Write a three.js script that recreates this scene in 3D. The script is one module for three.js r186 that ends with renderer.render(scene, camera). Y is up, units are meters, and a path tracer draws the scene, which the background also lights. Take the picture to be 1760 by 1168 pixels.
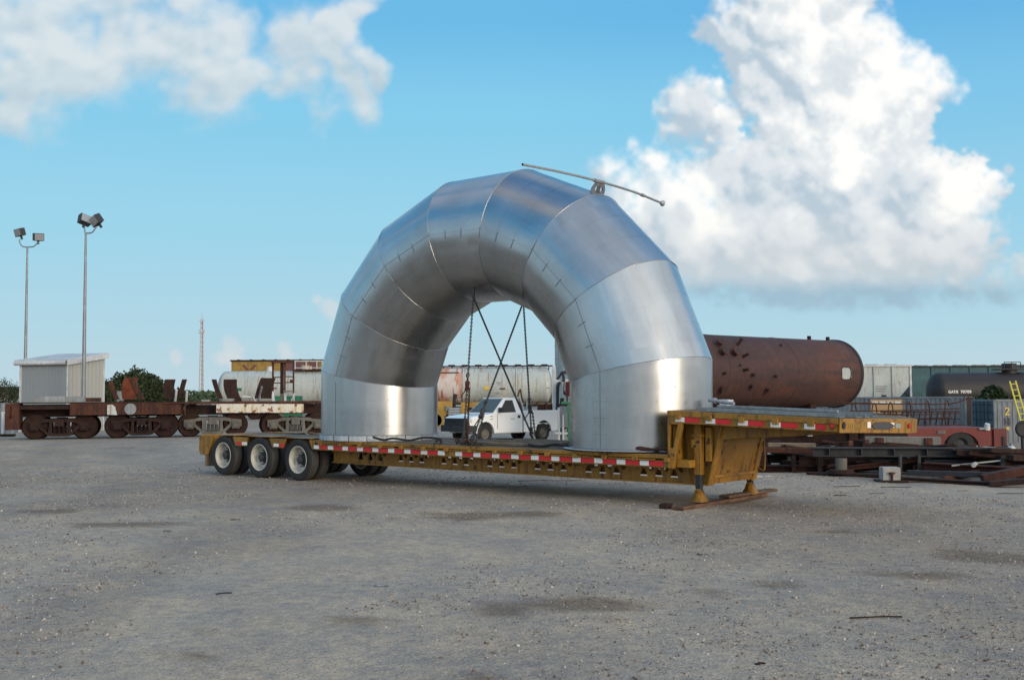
import * as THREE from 'three';
import { RoundedBoxGeometry } from 'three/addons/geometries/RoundedBoxGeometry.js';
import { mergeGeometries } from 'three/addons/utils/BufferGeometryUtils.js';
import { FontLoader } from 'three/addons/loaders/FontLoader.js';
import { TextGeometry } from 'three/addons/geometries/TextGeometry.js';

// ------------------------------------------------------------------ camera, sky, sun, exposure
const F = 1844.74, HC = 1.788, PITCH = Math.atan2(99.75, F), ROLL = -0.385 * Math.PI / 180;
const scene = new THREE.Scene();
const camera = new THREE.PerspectiveCamera(2 * Math.atan(584 / F) * 180 / Math.PI, 1024 / 679, 0.1, 5000);
camera.position.set(0, HC, 0);
camera.rotation.order = 'YXZ';
camera.rotation.set(PITCH, 0, ROLL);

const renderer = new THREE.WebGLRenderer({ antialias: true });
renderer.setSize(1024, 679);
renderer.toneMapping = THREE.LinearToneMapping;
renderer.toneMappingExposure = 1;
renderer.shadowMap.enabled = true;

const SUN_AZ = 48 * Math.PI / 180, SUN_EL = 13 * Math.PI / 180;       // right of straight behind the camera, low
const sunDir = new THREE.Vector3(Math.sin(SUN_AZ) * Math.cos(SUN_EL), Math.sin(SUN_EL), Math.cos(SUN_AZ) * Math.cos(SUN_EL));
const sun = new THREE.DirectionalLight(new THREE.Color(1.0, 0.82, 0.6), 1.7);
sun.position.copy(sunDir).multiplyScalar(80);
sun.target.position.set(0, 0, -25);
sun.castShadow = true; sun.shadow.radius = 34; sun.shadow.mapSize.set(2048, 2048);
Object.assign(sun.shadow.camera, { left: -45, right: 45, top: 30, bottom: -30, near: 1, far: 200 });
scene.add(sun, sun.target);

// ------------------------------------------------------------------ random numbers and noise
function rng(seed) { let s = seed >>> 0; return () => { s = (s + 0x6D2B79F5) | 0; let t = Math.imul(s ^ (s >>> 15), 1 | s); t = (t + Math.imul(t ^ (t >>> 7), 61 | t)) ^ t; return ((t ^ (t >>> 14)) >>> 0) / 4294967296; }; }
const rand = rng(714);
const rr = (a, b, r = rand) => a + (b - a) * r();
function hash(x, y, s) { let h = Math.imul(x, 374761393) + Math.imul(y, 668265263) + Math.imul(s, 974634777); h = Math.imul(h ^ (h >>> 13), 1274126177); return ((h ^ (h >>> 16)) >>> 0) / 4294967296; }
function vn(x, y, p, s) {            // value noise, periodic with p cells when p > 0
  const ix = Math.floor(x), iy = Math.floor(y), fx = x - ix, fy = y - iy, u = fx * fx * (3 - 2 * fx), v = fy * fy * (3 - 2 * fy);
  const m = p > 0 ? (k) => ((k % p) + p) % p : (k) => k;
  const x0 = m(ix), x1 = m(ix + 1), y0 = m(iy), y1 = m(iy + 1);
  const a = hash(x0, y0, s), b = hash(x1, y0, s), c = hash(x0, y1, s), d = hash(x1, y1, s);
  return a + (b - a) * u + (c - a) * v + (a - b - c + d) * u * v;
}
function fbm(x, y, p, s, o) { let t = 0, a = 0.5, n = 0; for (let i = 0; i < o; i++) { t += a * vn(x, y, p, s + i); n += a; a *= 0.5; x *= 2; y *= 2; p *= 2; } return t / n; }
const clamp = (x, a = 0, b = 1) => Math.min(b, Math.max(a, x));
const sst = (a, b, x) => { const t = clamp((x - a) / (b - a)); return t * t * (3 - 2 * t); };
const mix = (a, b, t) => a + (b - a) * t;
const lin = (c) => { c /= 255; return c <= 0.04045 ? c / 12.92 : Math.pow((c + 0.055) / 1.055, 2.4); };
const L3 = (r, g, b) => [lin(r), lin(g), lin(b)];
const m3 = (a, b, t) => [mix(a[0], b[0], t), mix(a[1], b[1], t), mix(a[2], b[2], t)];

// ------------------------------------------------------------------ sky: air and clouds (float equirect)
// cloud lobes in thousandths: x to the right, y above the horizon, as seen looking along -z
const BIG = [[261, 353, 49], [306, 358, 41], [222, 342, 33], [195, 350, 15], [178, 348, 9], [322, 336, 33], [288, 302, 54], [343, 302, 41], [375, 291, 30], [400, 288, 19], [238, 297, 33], [177, 270, 27], [166, 281, 18], [199, 261, 20], [160, 253, 15], [276, 247, 46], [314, 246, 54], [369, 252, 35], [198, 208, 30], [247, 203, 46], [313, 191, 54], [373, 207, 38], [395, 202, 27], [394, 174, 46], [422, 190, 30], [415, 146, 35], [371, 136, 43], [428, 130, 24], [154, 181, 33], [127, 176, 24], [175, 153, 41], [230, 137, 49], [284, 131, 49], [338, 125, 43], [191, 115, 27], [138, 219, 13], [132, 224, 9], [91, 214, 11], [99, 193, 16], [251, 104, 22], [305, 101, 22], [360, 103, 22], [414, 103, 19], [457, 101, 15], [487, 103, 16], [300, 400, 50], [250, 395, 30]];
const SOFT = [[-450, 346, 60], [-373, 346, 65], [-312, 340, 49], [-274, 357, 33], [-411, 318, 49], [-460, 293, 33], [-208, 334, 33], [-174, 322, 30], [-262, 309, 41], [-218, 306, 35], [-156, 350, 26], [-142, 372, 20], [-162, 302, 26], [-296, 317, 30], [-516, 336, 65], [-526, 291, 38], [-136, 322, 17], [-400, 400, 60], [-300, 410, 40]];
const SMALL = [[-174, 87, 12], [-182, 92, 7], [-167, 79, 14], [-160, 68, 14], [-261, 47, 16], [-271, 41, 12], [-255, 36, 13], [-213, 48, 9], [-209, 40, 10], [-315, 39, 8], [469, 212, 6]];
function buildSky() {
  // heap cloud as a height field of lobes on lobes
  const X0 = 60, Y0 = 60, NX = 470, NY = 420, r = rng(9), hf = new Float32Array(NX * NY), sd = new Float32Array(NX * NY).fill(-99);
  const lobes = [];
  for (const [x, y, q] of BIG) {
    lobes.push([x, y, q, 0]);
    const n = q > 12 ? Math.round(6 + q * 0.42) : 3;
    for (let i = 0; i < n; i++) {
      const a = r() * 6.283, d = q * Math.sqrt(r()) * 1.02, rc = q * (0.17 + 0.25 * r());
      const lx = x + Math.cos(a) * d, ly = y + Math.sin(a) * d * 0.95, lz = Math.sqrt(Math.max(0, q * q - d * d)) * 0.8;
      lobes.push([lx, ly, rc, lz]);
      if (rc > 6) for (let k = 0; k < 4; k++) { const b = r() * 6.283, e = rc * (0.55 + 0.5 * r()), rk = rc * (0.25 + 0.25 * r()); lobes.push([lx + Math.cos(b) * e, ly + Math.sin(b) * e, rk, lz + Math.sqrt(Math.max(0, rc * rc - e * e)) * 0.8]); }
    }
  }
  for (const [x, y, q, z] of lobes) {
    const i0 = Math.max(0, Math.floor(x - q - X0 - 12)), i1 = Math.min(NX - 1, Math.ceil(x + q - X0 + 12)), j0 = Math.max(0, Math.floor(y - q - Y0 - 12)), j1 = Math.min(NY - 1, Math.ceil(y + q - Y0 + 12));
    for (let j = j0; j <= j1; j++) for (let i = i0; i <= i1; i++) {
      const px = i + X0, py = j + Y0;
      const wx = px + (fbm(px / 11, py / 11, 0, 31, 4) - 0.5) * 15 + (fbm(px / 34, py / 34, 0, 71, 2) - 0.5) * 16, wy = py + (fbm(px / 11, py / 11, 0, 51, 4) - 0.5) * 15 + (fbm(px / 34, py / 34, 0, 91, 2) - 0.5) * 16;
      const d = Math.hypot(wx - x, wy - y), k = j * NX + i, s = q - d;
      if (s > sd[k]) sd[k] = s;
      if (s > 0) { const h = z + Math.sqrt(q * q - d * d); if (h > hf[k]) hf[k] = h; }
    }
  }
  const blurred = (src, n) => { let a = src; for (let p = 0; p < n; p++) { const b = new Float32Array(NX * NY); for (let j = 1; j < NY - 1; j++) for (let i = 1; i < NX - 1; i++) { const k = j * NX + i; b[k] = (a[k] * 4 + (a[k - 1] + a[k + 1] + a[k - NX] + a[k + NX]) * 2 + a[k - NX - 1] + a[k - NX + 1] + a[k + NX - 1] + a[k + NX + 1]) / 16; } a = b; } return a; };
  const h1 = blurred(hf, 9), h2 = blurred(hf, 90), sb = blurred(sd, 3);
  const grab = (a, x, y) => { x = clamp(x - X0, 1, NX - 2.01); y = clamp(y - Y0, 1, NY - 2.01); const i = Math.floor(x), j = Math.floor(y), u = x - i, v = y - j, k = j * NX + i; return (a[k] * (1 - u) + a[k + 1] * u) * (1 - v) + (a[k + NX] * (1 - u) + a[k + NX + 1] * u) * v; };
  const W = 4096, H = 2048, data = new Float32Array(W * H * 4);
  const stops = [[-0.02, L3(190, 208, 216)], [0.02, L3(188, 213, 223)], [0.07, L3(176, 214, 229)], [0.16, L3(156, 212, 235)], [0.27, L3(134, 204, 236)], [0.36, L3(110, 187, 232)], [0.7, L3(92, 166, 218)], [2.2, L3(84, 146, 204)], [60, L3(80, 138, 196)]];
  for (let row = 0; row < H; row++) {
    const el = ((row + 0.5) / H - 0.5) * Math.PI, ce = Math.cos(el), y = Math.sin(el), t = Math.tan(el);
    let base = stops[0][1];
    for (let i = 0; i + 1 < stops.length; i++) if (t >= stops[i][0]) base = m3(stops[i][1], stops[i + 1][1], sst(0, 1, clamp((t - stops[i][0]) / (stops[i + 1][0] - stops[i][0]))) * 0.5 + 0.5 * clamp((t - stops[i][0]) / (stops[i + 1][0] - stops[i][0])));
    for (let col = 0; col < W; col++) {
      const az = ((col + 0.5) / W - 0.5) * 2 * Math.PI, x = Math.cos(az) * ce, z = Math.sin(az) * ce, k = (row * W + col) * 4;
      if (y < -0.03) { data[k] = 0.2; data[k + 1] = 0.19; data[k + 2] = 0.18; data[k + 3] = 1; continue; }
      const cs = x * sunDir.x + y * sunDir.y + z * sunDir.z, daz = Math.atan2(x * Math.cos(SUN_AZ) - z * Math.sin(SUN_AZ), x * Math.sin(SUN_AZ) + z * Math.cos(SUN_AZ));
      let c = [base[0], base[1], base[2]];
      // bluer and a little deeper to the right of the view, warm glow of the low sun behind the camera
      const side = clamp(x * 1.3) * clamp(-z * 2) * sst(0.03, 0.4, y) * 0.38; c[0] *= 1 - side; c[1] *= 1 - side * 0.62; c[2] *= 1 - side * 0.2;
      const glow = Math.exp(-daz * daz / 0.85) * Math.exp(-Math.max(0, el) / 0.42) * 1.0 + 0.5 * Math.exp(-(1 - cs) * 14);
      const veil = sst(-0.2, 0.7, (x * Math.sin(SUN_AZ) + z * Math.cos(SUN_AZ)) / Math.max(0.35, ce)) * Math.exp(-Math.pow(Math.max(0, el - 0.55) / 0.75, 2)); c = m3(c, [0.98, 1.12, 1.21], veil * 0.87);
      c[0] += glow * 0.68; c[1] += glow * 0.5; c[2] += glow * 0.3;
      // scattered cloud over the rest of the sky, high sheets and heaps, thinning out towards the view
      const front = z < 0 ? sst(0.50, 0.72, -z / Math.max(1e-3, Math.hypot(x, z))) * sst(1.0, 0.62, t) : 0;
      if (y > 0.01 && front < 0.999) {
        const q = 1 / (y + 0.16), n = fbm(x * q * 2.1 + 7, z * q * 2.1 + 3, 0, 200, 6), cov = sst(0.43, 0.64, n) * (1 - front) * sst(0.01, 0.1, y);
        if (cov > 0) {
          const th = sst(0.5, 0.8, n), warm = 0.5 + 0.5 * cs;
          const cc = [mix(0.85, 0.52, th) * (0.8 + 0.28 * warm), mix(0.86, 0.55, th) * (0.82 + 0.2 * warm), mix(0.88, 0.6, th) * (0.86 + 0.1 * warm)];
          c = m3(c, cc, cov * 0.9);
        }
      }
      if (z < -0.5) {
        const X = x / -z * 1000, Y = y / -z * 1000;
        if (Y > 0 && Y < 470) {
          if (X < -90 && Y > 200) {                      // thin lit cloud at upper left
            let s = -9; const wx = X + (fbm(X / 44, Y / 44, 0, 301, 5) - 0.5) * 78, wy = Y + (fbm(X / 44, Y / 44, 0, 311, 5) - 0.5) * 66;
            for (const [bx, by, br] of SOFT) s = Math.max(s, 1 - Math.hypot(wx - bx, wy - by) / (br * 1.12));
            const n = fbm(X / 56, Y / 44, 0, 321, 5), dens = sst(-0.28, 0.72, s + (n - 0.5) * 1.15) * 0.98;
            if (dens > 0) {
              const n2 = fbm((X + 8) / 56, (Y + 10) / 44, 0, 321, 4), lit = clamp(0.6 + (n - n2) * 2.2 + (Y - 300) / 260);
              c = m3(c, m3(L3(184, 202, 212), L3(230, 234, 234), lit), dens * sst(470, 420, Y) * 0.86);
            }
          }
          if (Y < 240) {
            for (const [bx, by, br] of SMALL) {
              if (Math.abs(X - bx) > br * 1.6 || Math.abs(Y - by) > br * 1.6) continue;
              const n = fbm(X / 12, Y / 12, 0, 401, 5), s = 1 - Math.hypot(X - bx, Y - by) / br + (n - 0.5) * 1.5, dens = sst(0, 0.75, s) * 0.6;
              c = m3(c, L3(214, 220, 224), dens);
            }
          }
          if (X > X0 && X < X0 + NX && Y > Y0) {
            const wx = X + (fbm(X / 16, Y / 16, 0, 541, 5) - 0.5) * 13, wy = Y + (fbm(X / 16, Y / 16, 0, 551, 5) - 0.5) * 13;
            const s = grab(sb, wx, wy), fine = fbm(X / 9, Y / 9, 0, 501, 5) - 0.5, mid = fbm(X / 26, Y / 22, 0, 561, 5) - 0.5, wide = fbm(X / 60, Y / 50, 0, 511, 4), crisp = sst(120, 250, X) * sst(110, 190, Y), rag = mix(mix(11, 18, wide), 3.6, crisp * sst(0.7, 0.42, wide));
            const bottom = sst(74 + (fbm(X / 30, 1, 0, 531, 3) - 0.5) * 7, 88, Y + fine * 7 + mid * 6), thin = X > 430 ? sst(520, 450, X) : 1;
            const a = sst(-rag * 0.9, rag * 0.9, s + fine * 15 + (fbm(X / 4.5, Y / 4.5, 0, 571, 3) - 0.5) * 8 + mid * 8 * (1 - crisp)) * bottom * (Y < 112 ? thin : 1);
            if (a > 0.002) {
              const e = 2.5, gx = grab(h1, wx + e, wy) - grab(h1, wx - e, wy), gy = grab(h1, wx, wy + e) - grab(h1, wx, wy - e);
              const Gx = grab(h2, X + 6, Y) - grab(h2, X - 6, Y), Gy = grab(h2, X, Y + 6) - grab(h2, X, Y - 6);
              const nx = -(gx * 0.05 + Gx * 0.05), ny = -(gy * 0.05 + Gy * 0.06), nl = 1 / Math.hypot(nx, ny, 1);
              let sh = (nx * 0.36 + ny * 0.5 + 0.79) * nl; sh = clamp(-0.13 + sh * 0.92 + fine * 0.2 + (fbm(X / 3.6, Y / 3.6, 0, 581, 3) - 0.5) * 0.2 * crisp + mid * 0.6 + (wide - 0.5) * 1.0);
              sh *= mix(0.6, 1, sst(90, 270, Y + (wide - 0.5) * 140));            // the flat base is turned from the light
              const under = sst(113, 94, Y + fine * 5 + mid * 10);
              let cc = m3(m3(L3(186, 203, 216), L3(226, 232, 236), sst(0.12, 0.5, sh)), [1.03, 1.02, 0.99], sst(0.48, 0.84, sh));
              cc = m3(cc, L3(152, 180, 198), under * 0.9);
              const low = sst(200, 100, Y) * 0.3; cc = m3(cc, L3(228, 222, 214), low * (1 - under));
              c = m3(c, cc, a * mix(0.97, 0.75, sst(130, 90, Y)));
            }
          }
        }
      }
      data[k] = c[0]; data[k + 1] = c[1]; data[k + 2] = c[2]; data[k + 3] = 1;
    }
  }
  const tex = new THREE.DataTexture(data, W, H, THREE.RGBAFormat, THREE.FloatType);
  tex.mapping = THREE.EquirectangularReflectionMapping; tex.minFilter = tex.magFilter = THREE.LinearFilter; tex.wrapS = THREE.RepeatWrapping; tex.needsUpdate = true;
  return tex;
}
scene.background = scene.environment = buildSky();

// ------------------------------------------------------------------ textures and materials
function tex(size, metres, fn, srgb = true) {
  const d = new Uint8Array(size * size * 4);
  for (let j = 0; j < size; j++) for (let i = 0; i < size; i++) { const c = fn(i / size, j / size), k = (j * size + i) * 4; d[k] = clamp(c[0], 0, 255); d[k + 1] = clamp(c[1], 0, 255); d[k + 2] = clamp(c[2], 0, 255); d[k + 3] = 255; }
  const t = new THREE.DataTexture(d, size, size, THREE.RGBAFormat, THREE.UnsignedByteType);
  t.wrapS = t.wrapT = THREE.RepeatWrapping; t.magFilter = THREE.LinearFilter; t.minFilter = THREE.LinearMipmapLinearFilter; t.generateMipmaps = true;
  t.repeat.set(1 / metres, 1 / metres); if (srgb) t.colorSpace = THREE.SRGBColorSpace; t.needsUpdate = true;
  return t;
}
const g3 = (v) => [v, v, v];
const T = {
  ground: tex(2048, 4, (u, v) => {
    const fine = fbm(u * 512, v * 512, 512, 3, 2), mid = fbm(u * 48, v * 48, 48, 11, 4), big = fbm(u * 5, v * 5, 5, 21, 4);
    let l = 200 + (fine - 0.5) * 84 + (mid - 0.5) * 52 + (big - 0.5) * 30;
    const st = vn(u * 210, v * 210, 210, 41), s2 = vn(u * 330, v * 330, 330, 47);
    if (st > 0.84) l += (st - 0.84) * 300; if (s2 < 0.16) l -= (0.16 - s2) * 560;
    const w = (big - 0.5) * 16 + (mid - 0.5) * 22;
    return [l + w * 0.5, l, l - w];
  }),
  groundBump: tex(1024, 4, (u, v) => g3(128 + (fbm(u * 160, v * 160, 160, 61, 3) - 0.5) * 190 + (vn(u * 210, v * 210, 210, 41) > 0.86 ? 60 : 0)), false),
  rust: tex(512, 1.6, (u, v) => {
    const a = fbm(u * 6, v * 6, 6, 71, 6), b = fbm(u * 40, v * 40, 40, 77, 3), s = fbm(u * 22, v * 3, 22, 79, 4);
    const c = m3([124, 76, 62], [150, 96, 70], sst(0.36, 0.7, a)), d = m3(c, [92, 66, 60], sst(0.5, 0.75, s) * 0.7);
    return d.map((q) => q * (0.84 + 0.32 * b));
  }),
  grunge: tex(512, 2.2, (u, v) => {
    const a = fbm(u * 5, v * 5, 5, 81, 6), s = fbm(u * 30, v * 3, 30, 83, 4), b = fbm(u * 90, v * 90, 90, 87, 2);
    return g3(255 * clamp(0.86 + (a - 0.5) * 0.28 + (s - 0.5) * 0.2 + (b - 0.5) * 0.12));
  }),
  yellow: tex(1024, 3, (u, v) => {
    const a = fbm(u * 7, v * 7, 7, 91, 6), s = fbm(u * 60, v * 6, 60, 93, 4), b = fbm(u * 120, v * 120, 120, 97, 2), k = fbm(u * 22, v * 22, 22, 99, 5);
    let c = [222, 164, 56].map((q, i) => q * (0.84 + (a - 0.5) * 0.34 + (b - 0.5) * 0.16));
    c = m3(c, [120, 84, 40], sst(0.55, 0.75, s) * 0.6);
    return m3(c, [84, 56, 36], sst(0.7, 0.78, k) * 0.9);
  }),
  peel: tex(512, 2, (u, v) => {
    const a = fbm(u * 12, v * 12, 12, 101, 6), s = fbm(u * 26, v * 4, 26, 103, 4), b = fbm(u * 70, v * 70, 70, 107, 2);
    let c = m3([226, 222, 210], [204, 182, 140], sst(0.54, 0.7, s));
    return m3(c, [124, 76, 56], sst(0.58, 0.64, a) * 0.9).map((q) => q * (0.9 + b * 0.18));
  }),
  white: tex(512, 5, (u, v) => {
    const a = fbm(u * 4, v * 4, 4, 111, 6), s = fbm(u * 50, v * 4, 50, 113, 5), b = fbm(u * 60, v * 60, 60, 117, 2);
    const c = [222, 226, 224].map((q) => q * (0.9 + (a - 0.5) * 0.2 + (b - 0.5) * 0.1));
    return m3(c, [150, 108, 78], sst(0.58, 0.8, s) * 0.6);
  }),
  peach: tex(512, 4, (u, v) => {
    const a = fbm(u * 5, v * 5, 5, 121, 6), s = fbm(u * 40, v * 4, 40, 123, 5);
    const c = m3([214, 206, 200], [206, 158, 140], sst(0.38, 0.6, a));
    return m3(c, [140, 78, 56], sst(0.6, 0.78, s) * 0.7);
  }),
  wood: tex(512, 1.2, (u, v) => {
    const g = fbm(u * 4, v * 70, 4, 131, 5), a = fbm(u * 6, v * 6, 6, 133, 4), b = fbm(u * 12, v * 200, 12, 137, 2);
    return g3(0).map((_, i) => [214, 200, 184][i] * (0.68 + 0.4 * g + (a - 0.5) * 0.3 - 0.16 * b));
  }),
  steel: tex(1024, 2.6, (u, v) => {
    const a = fbm(u * 40, v * 4, 40, 141, 4), m = fbm(u * 5, v * 5, 5, 143, 5);
    return g3(255 * clamp(0.88 + (a - 0.5) * 0.1 + (m - 0.5) * 0.14));
  }),
  steelRough: tex(1024, 2.6, (u, v) => {
    const a = fbm(u * 40, v * 4, 40, 141, 4), m = fbm(u * 6, v * 6, 6, 149, 5);
    return g3(255 * clamp(0.3 + (a - 0.5) * 0.08 + (m - 0.5) * 0.16));
  }, false),
  vessel: tex(1024, 11, (u, v) => {
    const a = fbm(u * 5, v * 5, 5, 161, 6), b = fbm(u * 60, v * 60, 60, 163, 4), s = fbm(u * 8, v * 40, 8, 165, 4);
    const c = m3([118, 82, 76], [142, 92, 76], sst(0.35, 0.68, a));
    return m3(c, [96, 72, 72], sst(0.5, 0.72, s) * 0.6).map((q) => q * (0.86 + 0.28 * b));
  }),
  streakBump: tex(512, 1.6, (u, v) => g3(255 * fbm(u * 30, v * 30, 30, 151, 4)), false),
};
const std = (o) => new THREE.MeshStandardMaterial({ side: THREE.DoubleSide, ...o });
const C = (r, g, b) => new THREE.Color().setRGB(r, g, b);
const M = {
  ground: std({ map: T.ground, vertexColors: true, roughness: 0.95, bumpMap: T.groundBump, bumpScale: 0.012 }),
  clad: std({ color: C(0.62, 0.64, 0.66), metalness: 1, map: T.steel, roughness: 1, roughnessMap: T.steelRough }),
  cladDark: std({ color: C(0.3, 0.3, 0.31), metalness: 0.8, roughness: 0.5 }),
  skirt: std({ color: C(0.62, 0.66, 0.7), metalness: 0.25, roughness: 0.5, map: T.grunge }),
  galv: std({ color: C(0.5, 0.53, 0.56), metalness: 0.55, roughness: 0.5, map: T.grunge }),
  greySteel: std({ color: C(0.34, 0.37, 0.39), metalness: 0.3, roughness: 0.55, map: T.grunge }),
  yellow: std({ color: C(0.57, 0.545, 0.54), map: T.yellow, roughness: 0.55, bumpMap: T.streakBump, bumpScale: 0.002 }),
  rust: std({ color: C(0.28, 0.255, 0.265), map: T.rust, roughness: 0.9, bumpMap: T.streakBump, bumpScale: 0.006 }),
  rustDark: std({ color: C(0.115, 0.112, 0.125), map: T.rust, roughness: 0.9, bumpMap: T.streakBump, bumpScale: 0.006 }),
  rustOrange: std({ color: C(0.6, 0.38, 0.24), map: T.rust, roughness: 0.9 }),
  rustVessel: std({ color: C(0.33, 0.32, 0.345), map: T.vessel, roughness: 0.72, metalness: 0.1 }),
  darkSteel: std({ color: C(0.045, 0.048, 0.055), map: T.grunge, roughness: 0.7, metalness: 0.2 }),
  black: std({ color: C(0.02, 0.02, 0.022), roughness: 0.75 }),
  chain: std({ color: C(0.085, 0.082, 0.08), roughness: 0.6, metalness: 0.6 }),
  chainRust: std({ color: C(0.3, 0.14, 0.11), map: T.rust, roughness: 0.85 }),
  rubber: std({ color: C(0.028, 0.028, 0.03), roughness: 0.85, map: T.grunge }),
  tread: std({ color: C(0.075, 0.072, 0.068), roughness: 0.95, map: T.grunge }),
  rim: std({ color: C(0.72, 0.7, 0.62), roughness: 0.5, map: T.grunge }),
  hub: std({ color: C(0.06, 0.06, 0.06), roughness: 0.6, metalness: 0.3 }),
  tapeWhite: std({ color: C(0.82, 0.82, 0.8), roughness: 0.35 }),
  tapeRed: std({ color: C(0.62, 0.018, 0.022), roughness: 0.35 }),
  redLens: std({ color: C(0.5, 0.03, 0.02), roughness: 0.2 }),
  deckWood: std({ color: C(0.34, 0.31, 0.28), map: T.wood, roughness: 0.9 }),
  redWood: std({ color: C(0.3, 0.185, 0.14), map: T.wood, roughness: 0.9 }),
  paleWood: std({ color: C(0.45, 0.4, 0.35), map: T.wood, roughness: 0.9 }),
  shedWallShaded: std({ color: C(0.29, 0.315, 0.335), roughness: 0.5, metalness: 0.2 }),  // darker copy of the shed metal, shade is put into the colour
  shedSideLit: std({ color: C(0.4, 0.4, 0.375), roughness: 0.6 }),  // lighter copy for the side wall, the light on it is put into the colour
  trim: std({ color: C(0.72, 0.74, 0.76), roughness: 0.5, map: T.grunge }),
  lamp: std({ color: C(0.045, 0.045, 0.05), roughness: 0.5, metalness: 0.4 }),
  lampGlass: std({ color: C(0.3, 0.32, 0.34), roughness: 0.1, metalness: 0.2 }),
  pole: std({ color: C(0.36, 0.38, 0.41), roughness: 0.5, metalness: 0.5, map: T.grunge }),
  peel: std({ color: C(0.82, 0.82, 0.82), map: T.peel, roughness: 0.8 }),
  bogieGrey: std({ color: C(0.42, 0.38, 0.33), map: T.rust, roughness: 0.85 }),
  castGrey: std({ color: C(0.17, 0.16, 0.14), map: T.grunge, roughness: 0.85 }),
  white: std({ color: C(0.86, 0.87, 0.87), map: T.white, roughness: 0.55 }),
  carWhite: std({ color: C(0.74, 0.77, 0.76), map: T.white, roughness: 0.6 }),
  peach: std({ color: C(0.86, 0.84, 0.84), map: T.peach, roughness: 0.7 }),
  boxYellow: std({ color: C(0.4, 0.25, 0.055), map: T.grunge, roughness: 0.7 }),
  machineYellow: std({ color: C(0.62, 0.36, 0.07), map: T.grunge, roughness: 0.6 }),
  purple: std({ color: C(0.13, 0.05, 0.06), roughness: 0.7 }),
  teal: std({ color: C(0.03, 0.125, 0.15), map: T.grunge, roughness: 0.6 }),
  tankBlack: std({ color: C(0.03, 0.026, 0.03), map: T.grunge, roughness: 0.6 }),
  greyBox: std({ color: C(0.22, 0.25, 0.28), map: T.grunge, roughness: 0.65 }),
  blueBox: std({ color: C(0.07, 0.115, 0.15), map: T.grunge, roughness: 0.65 }),
  signOrange: std({ color: C(0.6, 0.36, 0.17), roughness: 0.7 }),
  signText: std({ color: C(0.85, 0.85, 0.84), roughness: 0.6 }),
  logoYellow: std({ color: C(0.6, 0.42, 0.1), roughness: 0.6 }),
  logoGrey: std({ color: C(0.05, 0.05, 0.065), roughness: 0.6 }),
  greenPaint: std({ color: C(0.02, 0.2, 0.1), map: T.grunge, roughness: 0.55 }),
  redPaint: std({ color: C(0.19, 0.018, 0.016), map: T.grunge, roughness: 0.6 }),
  ladderYellow: std({ color: C(0.55, 0.48, 0.05), roughness: 0.5 }),
  concrete: std({ color: C(0.5, 0.49, 0.47), map: T.grunge, roughness: 0.95 }),
  stoneBeam: std({ color: C(0.27, 0.25, 0.23), map: T.grunge, roughness: 0.95 }),
  carPaint: new THREE.MeshPhysicalMaterial({ side: THREE.DoubleSide, color: C(0.84, 0.86, 0.87), roughness: 0.4, clearcoat: 0.7, clearcoatRoughness: 0.12 }),
  glass: std({ color: C(0.012, 0.016, 0.018), roughness: 0.06, metalness: 0 }),
  windshield: std({ color: C(0.05, 0.07, 0.075), roughness: 0.06 }),
  chrome: std({ color: C(0.6, 0.6, 0.6), roughness: 0.2, metalness: 1 }),
  headlight: std({ color: C(0.75, 0.75, 0.72), roughness: 0.12, metalness: 0.3 }),
  leaf: std({ color: C(0.03, 0.05, 0.02), roughness: 0.8, vertexColors: true }),
  bark: std({ color: C(0.09, 0.07, 0.055), roughness: 0.95 }),
  grass: std({ color: C(0.16, 0.17, 0.07), roughness: 0.95 }),
  mast: std({ color: C(0.5, 0.42, 0.42), roughness: 0.7 }),
  brownHouse: std({ color: C(0.1, 0.09, 0.09), roughness: 0.9, map: T.grunge }),
  stone: std({ color: C(1, 1, 1), roughness: 0.95 }),
};

// ------------------------------------------------------------------ helpers: geometry
const V = (x, y, z) => new THREE.Vector3(x, y, z);
const asV = (p) => (Array.isArray(p) ? V(...p) : p);
function place(g, x = 0, y = 0, z = 0, rx = 0, ry = 0, rz = 0) {
  g.applyMatrix4(new THREE.Matrix4().compose(V(x, y, z), new THREE.Quaternion().setFromEuler(new THREE.Euler(rx, ry, rz, 'YXZ')), V(1, 1, 1)));
  return g;
}
function box(w, h, d, x = 0, y = 0, z = 0, rx = 0, ry = 0, rz = 0) {
  const m = Math.min(w, h, d);
  return place(m > 0.03 ? new RoundedBoxGeometry(w, h, d, 1, Math.min(0.014, m * 0.16)) : new THREE.BoxGeometry(w, h, d), x, y, z, rx, ry, rz);
}
const span = (x0, x1, y0, y1, z0, z1) => box(Math.abs(x1 - x0), Math.abs(y1 - y0), Math.abs(z1 - z0), (x0 + x1) / 2, (y0 + y1) / 2, (z0 + z1) / 2);
function align(g, a, b, up = V(0, 1, 0)) {            // a geometry built along +z, length 1..n, centred, laid from a to b
  const A = asV(a), B = asV(b), d = B.clone().sub(A).normalize();
  if (Math.abs(d.dot(up)) > 0.98) up = V(1, 0, 0);
  const x = up.clone().cross(d).normalize(), y = d.clone().cross(x);
  g.applyMatrix4(new THREE.Matrix4().makeBasis(x, y, d).setPosition(A.clone().add(B).multiplyScalar(0.5)));
  return g;
}
const bar = (a, b, w, h = w, up) => align(box(w, h, asV(a).distanceTo(asV(b))), a, b, up);
const rod = (a, b, r, r2 = r, n = 12) => align(new THREE.CylinderGeometry(r2, r, asV(a).distanceTo(asV(b)), n).rotateX(Math.PI / 2), a, b);
const tube = (pts, r, seg = 24, n = 8) => new THREE.TubeGeometry(new THREE.CatmullRomCurve3(pts.map(asV), false, 'centripetal'), seg, r, n);
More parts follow.
